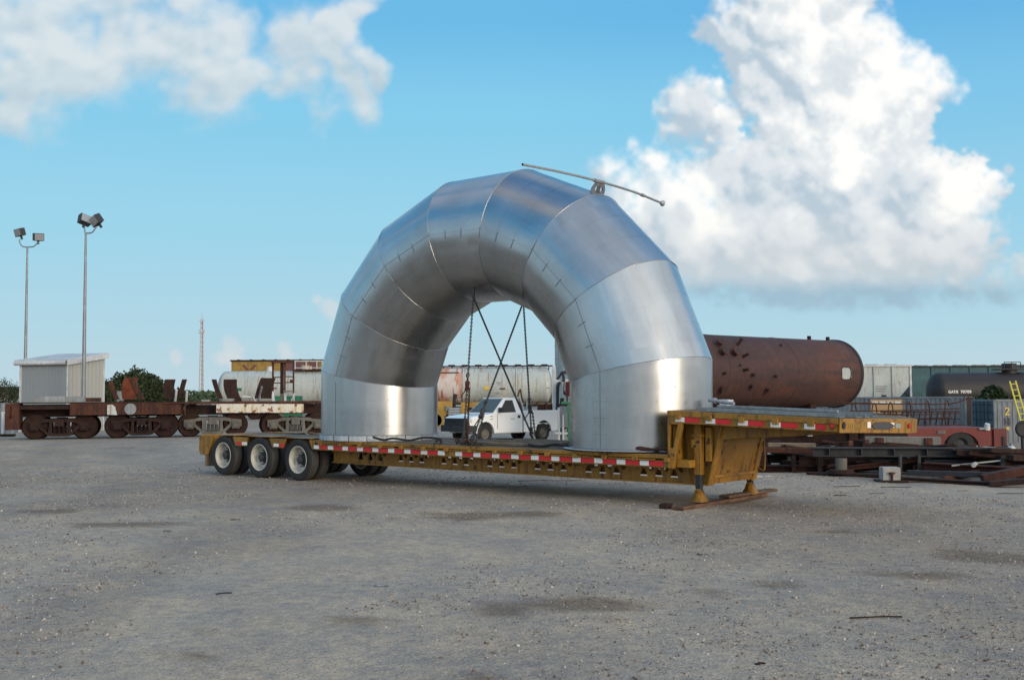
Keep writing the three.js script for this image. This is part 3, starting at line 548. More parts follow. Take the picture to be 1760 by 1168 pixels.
// ------------------------------------------------------------------ the silver duct elbow: eight mitre joints, nine gores, lapped sheets
const EL = { r: 1.2745, R: 3.4208, L: 0.6964, vc: 1.2074, ua: 3.4208 };
{
  const e = onTrailer('duct_elbow', 'huge silver sheet metal duct elbow standing as an arch on the trailer', 'duct elbow', EL.ua, DK, EL.vc);
  const cosm = Math.cos(Math.PI / 16), N = 96;
  // ring k: 0 and 9 are the open feet, 1..8 the mitre joints; returns the point at turn th, dr is extra radius
  const station = (k, th, dr) => {
    const r = EL.r + dr;
    if (k === 0) return V(-(EL.R + r * Math.cos(th)), 0.03, -r * Math.sin(th));
    if (k === 9) return V(EL.R + r * Math.cos(th), 0.03, -r * Math.sin(th));
    const a = Math.PI - (11.25 + 22.5 * (k - 1)) * Math.PI / 180, rho = (EL.R + r * Math.cos(th)) / cosm;
    return V(rho * Math.cos(a), EL.L + rho * Math.sin(a), -r * Math.sin(th));
  };
  const sheet = (k, t0, t1, d0, d1, th0 = 0, th1 = Math.PI * 2, n = N) => {
    const pos = [], nor = [], uv = [], idx = [], am = k === 0 ? Math.PI : k === 8 ? 0 : Math.PI - 22.5 * k * Math.PI / 180;
    const er = V(Math.cos(am), Math.sin(am), 0), ev = V(0, 0, -1);
    for (let i = 0; i <= n; i++) {
      const th = th0 + (th1 - th0) * i / n, nn = er.clone().multiplyScalar(Math.cos(th)).addScaledVector(ev, Math.sin(th));
      // sheets are never perfectly round: a few millimetres of slow waviness
      const wob = 0.003 * Math.sin(th * 9 + k * 2.1) + 0.002 * Math.sin(th * 17 + k);
      for (const [t, d] of [[t0, d0], [t1, d1]]) {
        const p0 = station(k, th, d + wob), p1 = station(k + 1, th, d + wob), tt = t >= 0 ? t : (-t - 0.03) / ((k === 0 ? p1.y : p0.y) - 0.03), p = p0.lerp(p1, k === 8 && t < 0 ? 1 - tt : tt); pos.push(p.x, p.y, p.z);
        const w = (0.027 * Math.cos(th * 9 + k * 2.1) + 0.03 * Math.cos(th * 17 + k)) * 0.7, tg = er.clone().multiplyScalar(-Math.sin(th)).addScaledVector(ev, Math.cos(th)), m = nn.clone().addScaledVector(tg, -w).normalize();
        nor.push(m.x, m.y, m.z); uv.push(th * EL.r * 0.5 + k * 0.37, Math.abs(t) * 1.3 + k * 1.7);
      }
    }
    for (let i = 0; i < n; i++) { const a = i * 2; idx.push(a, a + 1, a + 2, a + 1, a + 3, a + 2); }
    const g = new THREE.BufferGeometry(); g.setAttribute('position', new THREE.Float32BufferAttribute(pos, 3)); g.setAttribute('normal', new THREE.Float32BufferAttribute(nor, 3)); g.setAttribute('uv', new THREE.Float32BufferAttribute(uv, 2)); g.setIndex(idx); return g;
  };
  const tones = [1, 0.97, 1.03, 0.98, 1.02, 0.96, 1, 1.04, 0.98];
  for (let k = 0; k <= 8; k++) {
    const gore = sub('gore', e), mat = M.clad.clone(); mat.color = M.clad.color.clone().multiplyScalar(tones[k]);
    // negative cuts are heights above the deck: the sheets of the two feet are lapped level
    const foot = k === 0 || k === 8, cuts = k === 0 ? [-0.031, -0.31, -0.58, -0.85, 1] : k === 8 ? [0, -0.86, -0.58, -0.3, -0.031] : [0, 0.33, 0.64, 1];
    for (let i = 0; i + 1 < cuts.length; i++) { const lo = foot ? 0 : k < 4.5 ? 1 : 0; obj('cladding_sheet', sheet(k, cuts[i], cuts[i + 1], lo ? 0.0012 : 0, lo ? 0 : 0.0012), mat, gore, { keepUV: true }); }
    // the lap that runs along the near side, with dark clips where the ring laps cross it
    const LAP = Math.PI * 1.5;
    if (!foot) {
      obj('lap_strip', sheet(k, 0.01, 0.99, 0.007, 0.007, LAP - 0.006, LAP + 0.008, 2), mat, gore, { keepUV: true });
      cuts.slice(0, 3).forEach((c, i) => obj('lap_clip', sheet(k, Math.max(0, c - 0.003), c + 0.005, 0.009, 0.009, LAP - (i ? 0.1 : 0.14), LAP + 0.04, 4), M.cladDark, gore, { keepUV: true }));
    } else {
      obj('lap_strip', sheet(k, k ? 0 : -0.035, k ? -0.035 : -1.25, 0.007, 0.007, LAP - 0.005, LAP + 0.006, 2), mat, gore, { keepUV: true });
      for (const h of k ? [0.3, 0.58, 0.86] : [0.31, 0.58, 0.85]) for (const [a0, w] of k ? [[4.05, 0.1], [4.6, 0.22], [5.5, 0.012]] : [[3.45, 0.1], [3.75, 0.012], [3.95, 0.12], [4.5, 0.1], [5.0, 0.06], [5.6, 0.05]]) obj('lap_clip', sheet(k, k ? -h - (w < 0.02 ? 0.025 : 0.003) : -h + 0.004, k ? -h + 0.004 : -h - (w < 0.02 ? 0.025 : 0.003), 0.006, 0.006, a0, a0 + w, 4), M.cladDark, gore, { keepUV: true });
      if (k) for (const [h, a0] of [[1.1, 5.75], [0.98, 5.9]]) obj('rivet', sheet(k, -h - 0.02, -h, 0.006, 0.006, a0, a0 + 0.02, 1), M.cladDark, gore, { keepUV: true });
    }
  }
  for (let k = 1; k <= 8; k++) { const pts = []; for (let i = 0; i < 72; i++) pts.push(station(k, i / 72 * Math.PI * 2, 0.001)); obj('joint_bead', new THREE.TubeGeometry(new THREE.CatmullRomCurve3(pts, true), 144, 0.006, 6, true), M.clad, e, { keepUV: true }); }
  // feet: skirt in short plates on the left, flat flange plate on the right
  for (let i = 0; i < 20; i++) { const a = i / 20 * Math.PI * 2, s = new THREE.CylinderGeometry(EL.r + 0.03, EL.r + 0.03, 0.115, 5, 1, true, a, Math.PI / 10 - 0.014); obj('skirt_plate', s.translate(-EL.R, 0.06, 0), M.skirt, e); }
  obj('base_ring', new THREE.TorusGeometry(EL.r + 0.02, 0.014, 8, 80).rotateX(Math.PI / 2).translate(-EL.R, 0.12, 0), M.cladDark, e);
  obj('base_flange', lathe([[EL.r - 0.05, 0.03], [EL.r + 0.12, 0.03], [EL.r + 0.13, 0.012], [EL.r - 0.05, 0.012]], 72).translate(EL.R, 0.005, 0), M.skirt, e);
  obj('base_ring', new THREE.TorusGeometry(EL.r + 0.006, 0.012, 8, 80).rotateX(Math.PI / 2).translate(EL.R, 0.045, 0), M.cladDark, e);
  // lifting lug on the outer side of joint six
  const a6 = (180 - (11.25 + 22.5 * 5)) * Math.PI / 180, rho = (EL.R + EL.r) / cosm, lp = V(rho * Math.cos(a6) - 0.2, EL.L + rho * Math.sin(a6) + 0.075, 0);
  const lug = (z) => place(prism([[-0.14, -0.06], [0.14, -0.06], [0.12, 0.12], [0.06, 0.22], [-0.06, 0.22], [-0.12, 0.12]], 0.035, [Array.from({ length: 12 }, (_, i) => [Math.cos(i * 0.5236) * 0.05, 0.11 - Math.sin(i * 0.5236) * 0.05])]).rotateY(Math.PI / 2), lp.x, lp.y - 0.03, z, 0, 0, -22.5 * Math.PI / 180);
  obj('lifting_lug', [lug(-0.09), lug(0.06)].map((g) => g.translate(-0.02, 0, 0)), M.cladDark, e);
  obj('lug_pad', place(box(0.26, 0.02, 0.3), lp.x, lp.y - 0.005, 0, 0, 0, -22.5 * Math.PI / 180), M.clad, e);
  for (const v of [0.5, 2.05]) obj('lashing_lug', box(0.06, 0.16, 0.03, 0, EL.L + EL.R - Math.sqrt(EL.r ** 2 - (v - EL.vc) ** 2) - 0.1, -(v - EL.vc)), M.chain, e);
  // the pole across the top, laid through the lug
  const pw = DK + lp.y + 0.21, pu = EL.ua + lp.x + 0.06;
  const pole = onTrailer('steel_pole', 'thin grey steel pipe laid across the lug on top of the duct elbow', 'pipe', pu, pw, EL.vc);
  obj('tube', tube([[0, -0.05, 2.25], [0, -0.012, 1.2], [0, 0, 0], [0, -0.03, -1.2], [0, -0.11, -2.2]], 0.023, 40, 10), M.galv, pole); obj('end_flange', rod([0, -0.107, -2.16], [0, -0.115, -2.24], 0.03, 0.062, 14), M.galv, pole); obj('collar', [rod([0, -0.048, -1.45], [0, -0.052, -1.56], 0.034, 0.034), rod([0, -0.002, 0.14], [0, -0.002, -0.16], 0.036, 0.036)], M.greySteel, pole);
}
// lashing chains between the crotch of the elbow and the deck edges
{
  const ring = new THREE.TorusGeometry(0.0155, 0.0095, 6, 9).scale(1, 1.3, 1);
  const link = (A, B) => { const n = Math.round(A.distanceTo(B) / 0.036), out = []; const d = B.clone().sub(A); for (let i = 0; i < n; i++) { const g = ring.clone(); if (i % 2) g.rotateY(Math.PI / 2); const q = new THREE.Quaternion().setFromUnitVectors(V(0, 1, 0), d.clone().normalize()); g.applyQuaternion(q).translate(...arr(A.clone().addScaledVector(d, (i + 0.5) / n))); out.push(g); } return out; };
  const top1 = [0, 3.8, 0.5], top2 = [0, 3.8, 2.05], near = [0.18, 0.98, 0.02], near2 = [0.38, 0.98, 0.02], far = [-0.05, 0.98, 2.38], far2 = [0.0, 0.98, 2.36];
  const P = (p) => V(p[0], p[1] - DK, -p[2]);
  const mk = (name, label, a, b, mat) => { const c = onTrailer(name, label, 'chain', EL.ua, DK, 0, 'lashing chains under the duct elbow'); delete c.userData.group; obj('links', link(P(a), P(b)), mat, c); return c; };
  mk('lashing_chain', 'steep dark chain hanging from the elbow crotch to the near deck edge', top1, near, M.chain);
  mk('lashing_chain', 'dark chain slanting across the arch down to the right behind the truck bed', top1, far2, M.chain);
  mk('lashing_chain', 'dark chain slanting across the arch down to the left over the truck hood', top2, near2, M.chain);
  mk('lashing_chain', 'steep dark chain at the right of the arch down to the far deck edge', top2, far, M.chain);
  // lever hoists near the ends
  const hoist = (label, a, b, f, mat) => {
    const A = P(a), B = P(b), d = B.clone().sub(A), at2 = (s) => A.clone().addScaledVector(d, s), h = onTrailer('chain_hoist', label, 'chain hoist', EL.ua, DK, 0);
    obj('hook', [new THREE.TorusGeometry(0.04, 0.011, 8, 14, 4.6).translate(...arr(at2(f))), rod(at2(f + 0.01), at2(f + 0.04), 0.02)], mat, h);
    obj('body', [rod(at2(f + 0.04), at2(f + 0.07), 0.05, 0.042, 12), rod(at2(f + 0.066), at2(f + 0.095), 0.034, 0.05, 12)], mat, h);
    const c = at2(f + 0.08); obj('lever', rod(c, c.clone().add(V(-0.12, -0.2, 0.06)), 0.011), mat, h);
    obj('load_chain', link(at2(f + 0.08).add(V(0.06, 0, 0)), at2(0.99).add(V(0.1, 0, 0))), mat, h);
    obj('lower_hook', [new THREE.TorusGeometry(0.045, 0.014, 8, 14, 4.6).translate(...arr(at2(0.97))), box(0.06, 0.11, 0.05, ...arr(at2(0.94)))], M.chain, h);
    return h;
  };
  hoist('rust red lever hoist on the steep near chain in front of the truck grille', top1, near, 0.55, M.chainRust);
  hoist('dark lever hoist at the lower end of the chain before the truck hood', top2, near2, 0.74, M.chain);
  hoist('dark lever hoist with slanted handle in front of the truck bed', top2, far, 0.72, M.chain);
  const heap = onTrailer('chain_heap', 'heap of loose chain and shackles on the near deck edge below the hoists', 'chain', EL.ua, DK, 0);
  const r = rng(5), hg = []; for (let i = 0; i < 60; i++) hg.push(place(ring.clone(), rr(-0.05, 0.62, r), 0.03 + 0.1 * r() * r(), -rr(0.03, 0.2, r), r() * 6, r() * 6, r() * 6)); obj('links', hg, M.chain, heap);
  obj('shackle', [0, 0.2, 0.42].map((x, i) => place(new THREE.TorusGeometry(0.05, 0.014, 8, 12, 4.5), x, 0.09, -0.05, i, i * 2, 0)), M.chainRust, heap);
}
// loose things on the decks
{
  const deckRod = (label, pts, r, mat, cat = 'strap', name = 'loose_strap') => { const o = onTrailer(name, label, cat, pts[0][0], DK, pts[0][2]); obj(cat === 'strap' ? 'webbing' : 'length', tube(pts.map(([u, w, v]) => [u - pts[0][0], w, -(v - pts[0][2])]), r, 40, 6), mat, o); return o; };
  deckRod('dark strap lying in loops along the deck before the left foot of the elbow', [[1.0, 0.1, 0.1], [1.25, 0.05, 0.14], [1.6, 0.09, 0.1], [2.0, 0.06, 0.16], [2.35, 0.12, 0.22], [2.7, 0.1, 0.3], [2.9, 0.04, 0.14], [2.92, -0.02, 0.02]], 0.024, M.black);
  deckRod('thin dark strap tail hanging over the deck edge near the heap of chain', [[2.5, 0.05, 0.4], [2.8, 0.08, 0.2], [2.86, 0.02, 0.0], [2.87, -0.09, -0.045]], 0.012, M.black);
  for (const [i, l] of ['grey board lying lengthwise on the deck behind the chain heap', 'long grey board on the deck nearest the truck', 'weathered grey board between the two feet of the elbow'].entries()) {
    const o = onTrailer('grey_board', l, 'board', 4.6, DK, 0.5 + i * 0.5); obj('board', box(1.9 - i * 0.15, 0.05, 0.2, 0.1 * i - 0.3, 0.045 + i * 0.012, 0, 0, 0.02 * i, 0), M.paleWood, o);
  }
  deckRod('black cable lying across the deck at the right foot of the elbow', [[4.9, 0.06, 0.4], [5.2, 0.04, 0.3], [5.5, 0.07, 0.5], [5.75, 0.05, 0.42], [5.9, 0.1, 0.6]], 0.02, M.black, 'cable', 'black_cable');
  deckRod('dark red hose lying at the foot of the front post on the lower deck', [[7.2, 0.05, 0.16], [7.5, 0.08, 0.12], [7.75, 0.05, 0.2], [7.95, 0.09, 0.14], [8.1, 0.05, 0.2]], 0.035, M.rust, 'hose', 'red_hose');
  // steel sections on the raised deck
  const up = (name, label, cat, u, v, w = 0) => { const o = onTrailer(name, label, cat, u, 1.632 - 0.031 * (u - 8.14) + w, v); o.rotation.set(0, TY, TP - 0.031); return o; };
  [['long grey steel channel on the raised deck, the one nearest its edge', 0.4, 0.0, 8.55, 10.95, 'channel'], ['long grey steel channel on the raised deck, second from its edge', 0.66, 0.0, 8.6, 11.1, 'channel'], ['long grey steel tube on top of the channels on the raised deck', 0.58, 0.06, 8.75, 10.8, 'tube'], ['grey steel channel on the raised deck along its middle line', 0.98, 0.0, 8.5, 11.1, 'channel'], ['grey steel channel at the far side of the raised deck', 1.5, 0.0, 8.5, 11.0, 'channel']].forEach(([l, v, w, a, b, k]) => {
    const o = up('steel_' + k, l, 'steel section', (a + b) / 2, v, w), h = (b - a) / 2;
    obj('section', k === 'tube' ? box(2 * h, 0.045, 0.07, 0, 0.024, 0) : channel([-h, 0.03, 0], [h, 0.03, 0], 0.2, 0.055, 0.01, V(0, 0, 1)), M.greySteel, o);
  });
  const wb = up('white_box', 'small white box at the rear of the raised deck beside the elbow', 'box', 8.45, 1.4, 0); obj('case', box(0.16, 0.15, 0.2, 0, 0.075, 0), M.trim, wb); obj('lid', box(0.17, 0.03, 0.21, 0, 0.163, 0), M.trim, wb);
  const pf = up('pipe_fitting', 'grey pipe fitting with flange lying by the white box on the raised deck', 'pipe fitting', 8.6, 0.9, 0.1); obj('body', rod([-0.2, 0.07, 0], [0.3, 0.03, 0.05], 0.028), M.galv, pf); obj('flange', rod([-0.1, 0.066, 0.01], [-0.06, 0.064, 0.012], 0.05, 0.05, 16), M.galv, pf);
}

// ------------------------------------------------------------------ pickup truck (x from front bumper to rear, +z the near side)
{
  const p = thing('pickup_truck', 'white single cab pickup truck parked behind the trailer, seen through the arch', 'pickup truck', [-2.54, ground(-1.5, 48) - 0.14, -47.65], 41 * Math.PI / 180);
  p.scale.y = 1.04;
  const arch = (cx, r) => Array.from({ length: 9 }, (_, i) => { const a = Math.PI - i * Math.PI / 8; return [cx + Math.cos(a) * r, 0.42 + Math.sin(a) * r]; });
  const fw = 0.95, rw = 4.43;
  const prof = [[0.1, 0.62], [0.06, 0.8], [0.08, 1.04], [0.24, 1.13], [0.7, 1.19], [1.45, 1.26], [3.16, 1.27], [3.16, 0.4], [1.52, 0.4], ...arch(fw, 0.5).reverse()];
  obj('body', place(prism(prof, 1.92, [], 0.05), 0, 0, -0.96), M.carPaint, p);
  obj('fender_flare', [-1, 1].map((s) => place(prism([...arch(fw, 0.56), ...arch(fw, 0.5).reverse()], 0.05), 0, 0, s > 0 ? 0.93 : -0.98)), M.carPaint, p);
  // bed: two sides with wheel arch, floor, front wall, tailgate
  for (const s of [0.9, -0.99]) obj('bed_side', place(prism([[3.2, 0.42], [3.2, 1.34], [3.32, 1.36], [5.6, 1.36], [5.64, 1.3], [5.62, 0.5], ...arch(rw, 0.5).reverse()], 0.09, [], 0.02), 0, 0, s), M.carPaint, p);
  obj('bed_floor', [span(3.2, 5.6, 0.74, 0.8, -0.9, 0.9), span(3.2, 3.26, 0.6, 1.34, -0.9, 0.9)], M.carPaint, p);
  const tg = obj('tailgate', span(5.56, 5.63, 0.68, 1.34, -0.9, 0.9), M.carPaint, p); obj('handle', span(5.625, 5.65, 1.1, 1.18, -0.12, 0.12), M.black, tg);
  // cab
  const q8 = (b, tp) => { const P = [...b, ...tp].map((v) => V(...v)), f = [[0, 1, 5, 4], [1, 2, 6, 5], [2, 3, 7, 6], [3, 0, 4, 7], [4, 5, 6, 7]], v = []; for (const [a, c, d, e] of f) for (const k of [a, c, d, a, d, e]) v.push(...arr(P[k])); const g = new THREE.BufferGeometry(); g.setAttribute('position', new THREE.Float32BufferAttribute(v, 3)); g.computeVertexNormals(); return g; };
  obj('cab', q8([[1.42, 1.25, 0.92], [3.16, 1.25, 0.92], [3.16, 1.25, -0.92], [1.42, 1.25, -0.92]], [[2.22, 1.9, 0.7], [3.04, 1.9, 0.7], [3.04, 1.9, -0.7], [2.22, 1.9, -0.7]]), M.carPaint, p);
  obj('roof', box(0.92, 0.06, 1.42, 2.63, 1.91, 0), M.carPaint, p);
  const onSide = (x, y) => [x, y, 0.92 - (y - 1.25) * 0.22 / 0.65 + 0.008];
  for (const s of [1, -1]) obj('side_window', quad(...[[1.78, 1.285], [2.78, 1.3], [2.72, 1.82], [2.3, 1.82]].map(([x, y]) => { const a = onSide(x, y); return [a[0], a[1], a[2] * s]; }), 0.012), M.glass, p);
  const fr = (y, z) => [1.42 + (y - 1.25) * 0.8 / 0.65 - 0.012, y + 0.006, z];
  obj('windshield', quad(fr(1.3, 0.84), fr(1.3, -0.84), fr(1.86, -0.66), fr(1.86, 0.66), 0.012), M.windshield, p);
  obj('rear_window', quad([3.15, 1.36, 0.75], [3.15, 1.36, -0.75], [3.075, 1.84, -0.6], [3.075, 1.84, 0.6], 0.012), M.glass, p);
  obj('wiper', [bar(fr(1.33, 0.7), fr(1.36, 0.05), 0.02), bar(fr(1.33, -0.05), fr(1.36, -0.7), 0.02)], M.black, p);
  const door = obj('door', place(prism([[1.66, 0.56], [3.08, 0.56], [3.08, 1.25], [1.62, 1.25]], 0.012), 0, 0, 0.957), M.carPaint, p);
  obj('handle', span(2.84, 2.98, 1.05, 1.16, 0.965, 0.995), M.black, door);
  obj('door_gap', [span(3.165, 3.195, 0.5, 1.3, 0.9, 0.93), span(1.63, 1.645, 0.6, 1.24, 0.958, 0.972)], M.black, p);
  obj('door_badge', [span(2.42, 2.66, 1.0, 1.03, 0.966, 0.972), span(1.2, 1.38, 1.0, 1.03, 0.955, 0.966), span(1.2, 1.38, 1.12, 1.15, 0.955, 0.966)], M.greySteel, p);
  obj('mirror', [[1, 0.98], [-1, -0.98]].map(([s, z]) => box(0.12, 0.22, 0.26, 1.72, 1.4, z + s * 0.13)), M.black, p);
  // nose
  obj('grille', span(0.0, 0.1, 0.78, 1.07, -0.8, 0.8), M.black, p);
  obj('grille_bar', [span(0.0, 0.03, 0.93, 0.96, -0.6, 0.6), span(0.0, 0.03, 0.86, 1.02, -0.03, 0.03)], M.darkSteel, p);
  for (const z of [-0.8, 0.8]) { obj('headlight', span(0.03, 0.2, 0.86, 1.05, z - 0.0, z + 0.16 * Math.sign(z) * (z > 0 ? 1 : -1)), M.headlight, p); obj('turn_signal', span(0.06, 0.2, 0.8, 0.86, z - 0.14, z + 0.14), M.rustOrange, p); }
  obj('front_bumper', [span(-0.06, 0.1, 0.5, 0.78, -0.98, 0.98), span(-0.06, 0.45, 0.52, 0.76, 0.9, 0.985), span(-0.06, 0.45, 0.52, 0.76, -0.985, -0.9)], M.darkSteel, p);
  obj('rear_bumper', [span(5.64, 5.82, 0.56, 0.72, -0.95, 0.95)], M.chrome, p);
  for (const z of [0.9, -0.9]) obj('tail_light', span(5.58, 5.66, 0.85, 1.25, z - 0.07, z + 0.07), M.redLens, p);
  obj('tow_hitch', [span(5.7, 6.05, 0.46, 0.52, -0.05, 0.05), rod([6.0, 0.5, 0], [6.0, 0.62, 0], 0.035)], M.chrome, p);
  const ty = lathe([[0.22, -0.11], [0.36, -0.125], [0.392, -0.1], [0.395, 0], [0.392, 0.1], [0.36, 0.125], [0.22, 0.11]], 32).rotateX(Math.PI / 2), rm = lathe([[0.23, 0.1], [0.21, 0.1], [0.17, 0.03], [0.12, 0.05], [0.09, 0.08], [0.001, 0.085]], 24).rotateX(Math.PI / 2);
  for (const x of [fw, rw]) for (const z of [0.83, -0.83]) { const w = sub('wheel', p); obj('tyre', ty.clone(), M.rubber, w); obj('rim', rm.clone(), M.castGrey, w); w.position.set(x, 0.395, z); if (z < 0) w.rotation.y = Math.PI; }
  obj('wheel_well', [fw, rw].flatMap((x) => [0.45, -0.85].map((z) => span(x - 0.46, x + 0.46, 0.5, 0.9, z, z + 0.4))), M.black, p);
  obj('undercarriage', span(0.4, 5.4, 0.4, 0.55, -0.5, 0.5), M.black, p);
  // rack behind the cab, tool box, roof light
  obj('cab_rack', [bar([3.34, 1.34, 0.85], [3.2, 1.95, 0.7], 0.06), bar([3.34, 1.34, -0.85], [3.2, 1.95, -0.7], 0.06), bar([3.2, 1.93, 0.72], [3.2, 1.93, -0.72], 0.06), bar([3.5, 1.36, 0.8], [3.62, 1.98, 0.8], 0.05)], M.white, p);
  const tb = obj('tool_box', span(3.5, 4.1, 1.25, 1.5, 0.5, 0.9), M.trim, p); obj('lid', span(3.48, 4.12, 1.5, 1.53, 0.48, 0.92), M.trim, tb);
  obj('roof_light', lathe([[0.001, 0.1], [0.06, 0.08], [0.07, 0]], 12).translate(2.75, 1.94, -0.1), M.signOrange, p);
}

// ------------------------------------------------------------------ left: shed, lamp posts, rail bogies under frames
{
  const c = at(114, 700, 50.2), gy = ground(c.x, 50.2), s = thing('metal_shed', 'small grey corrugated metal shed with sloping roof behind the rail bogies', 'shed', [c.x, gy, c.z], -12 * Math.PI / 180);
  // local: x to the right along the front wall (from -2.9 to 0), z towards the back is -z
  const w = 2.45, d = 3.0, h0 = 3.3, h1 = 3.68;
  const rib = (n, len) => Array.from({ length: n }, (_, i) => i);
  obj('front_panel', span(-w, 0, 0, h0, -0.04, 0), M.shedWallShaded, s);
  for (let i = 0; i < 15; i++) obj('front_rib', span(-w + 0.04 + i * 0.152, -w + 0.09 + i * 0.152, 0.02, h0 - 0.03, 0, 0.028), M.shedWallShaded, s);
  obj('side_panel', place(prism([[0, 0], [d, 0], [d, h1], [0, h0]], 0.04).rotateY(Math.PI / 2), -0.04, 0, 0), M.shedSideLit, s);
  for (let i = 0; i < 9; i++) obj('side_rib', span(0, 0.03, 0.02, h0 + (h1 - h0) * (i + 0.3) / 11.5, -0.1 - i * 0.31, -0.16 - i * 0.31), M.shedSideLit, s);
  obj('back_panel', span(-w, 0, 0, h1, -d, -d + 0.04), M.shedWallShaded, s); obj('far_panel', place(prism([[0, 0], [d, 0], [d, h1], [0, h0]], 0.04).rotateY(Math.PI / 2), -w, 0, 0), M.shedWallShaded, s);
  obj('roof', quad([-w - 0.2, h0 + 0.07, 0.22], [0.15, h0 + 0.07, 0.22], [0.15, h1 + 0.13, -d - 0.15], [-w - 0.2, h1 + 0.13, -d - 0.15], 0.06), M.trim, s);
  obj('gutter', tube([[-w - 0.2, h0 - 0.04, 0.2], [-w / 2, h0 - 0.04, 0.2], [0.1, h0 - 0.04, 0.2]], 0.11, 8, 12), M.trim, s);
  obj('verge_trim', quad([0.14, h0 - 0.16, 0.22], [0.14, h1 - 0.1, -d - 0.15], [0.14, h1 + 0.12, -d - 0.15], [0.14, h0 + 0.06, 0.22], 0.04), M.trim, s);
  obj('corner_trim', [span(-w - 0.06, -w + 0.06, 0, h0 - 0.1, -0.02, 0.04), span(-0.03, 0.045, 0, h0 - 0.1, -0.04, 0.04), span(-0.02, 0.035, 0, h1 - 0.05, -d, -d + 0.1)], M.trim, s);
}
{
  const lamp = (label, px, d, topY, heads) => {
    const b = onGround(px, d), top = at(px, topY, d).y - b.y, o = thing('lamp_post', label, 'lamp post', arr(b), 0, undefined);
    obj('pole', rod([0, 0, 0], [0, top, 0], 0.105, 0.045, 14), M.pole, o); obj('base_plate', box(0.4, 0.03, 0.4, 0, 0.015, 0), M.pole, o);
    const yoke = heads.length === 2 ? [[heads[0][0], top + heads[0][1], 0], [heads[0][0], top + 0.25, 0], [heads[0][0] * 0.6, top + 0.02, 0], [0, top - 0.01, 0], [heads[1][0] * 0.6, top + 0.02, 0], [heads[1][0], top + 0.25, 0], [heads[1][0], top + heads[1][1], 0]] : [];
    obj('yoke', tube(yoke, 0.033, 40, 8), M.pole, o);
    for (const [x, y, ry, rx, rz] of heads) {
      const h = sub('floodlight', o);
      obj('housing', place(prism([[-0.26, -0.2], [0.26, -0.2], [0.26, 0.2], [-0.26, 0.2]], 0.34, [], 0.03), 0, 0, -0.17), M.lamp, h);
      obj('lens', box(0.46, 0.34, 0.012, 0, 0, 0.172), M.lampGlass, h); obj('bracket', [box(0.1, 0.22, 0.08, 0, -0.28, -0.02), box(0.3, 0.05, 0.1, 0, -0.19, 0)], M.lamp, h);
      h.position.set(x, top + y + 0.36, 0); h.rotation.order = 'YXZ'; h.rotation.set(rx, ry, rz);
    }
    return o;
  };
  lamp('tall lamp post behind the metal shed with two dark floodlights spread apart', 41.5, 57, 424, [[-0.42, 0.42, -0.5, 0.25, 0.1], [0.58, 0.16, 0.7, 0.15, 0.05]]);
  lamp('tall lamp post before the shed side with two dark floodlights close together', 142.5, 47.6, 400, [[-0.06, 0.22, 0.9, -0.3, -0.3], [0.46, 0.2, -0.5, 0.4, 0.45]]);
}
const BY = 16 * Math.PI / 180;                       // the row of bogies runs a little away from the camera
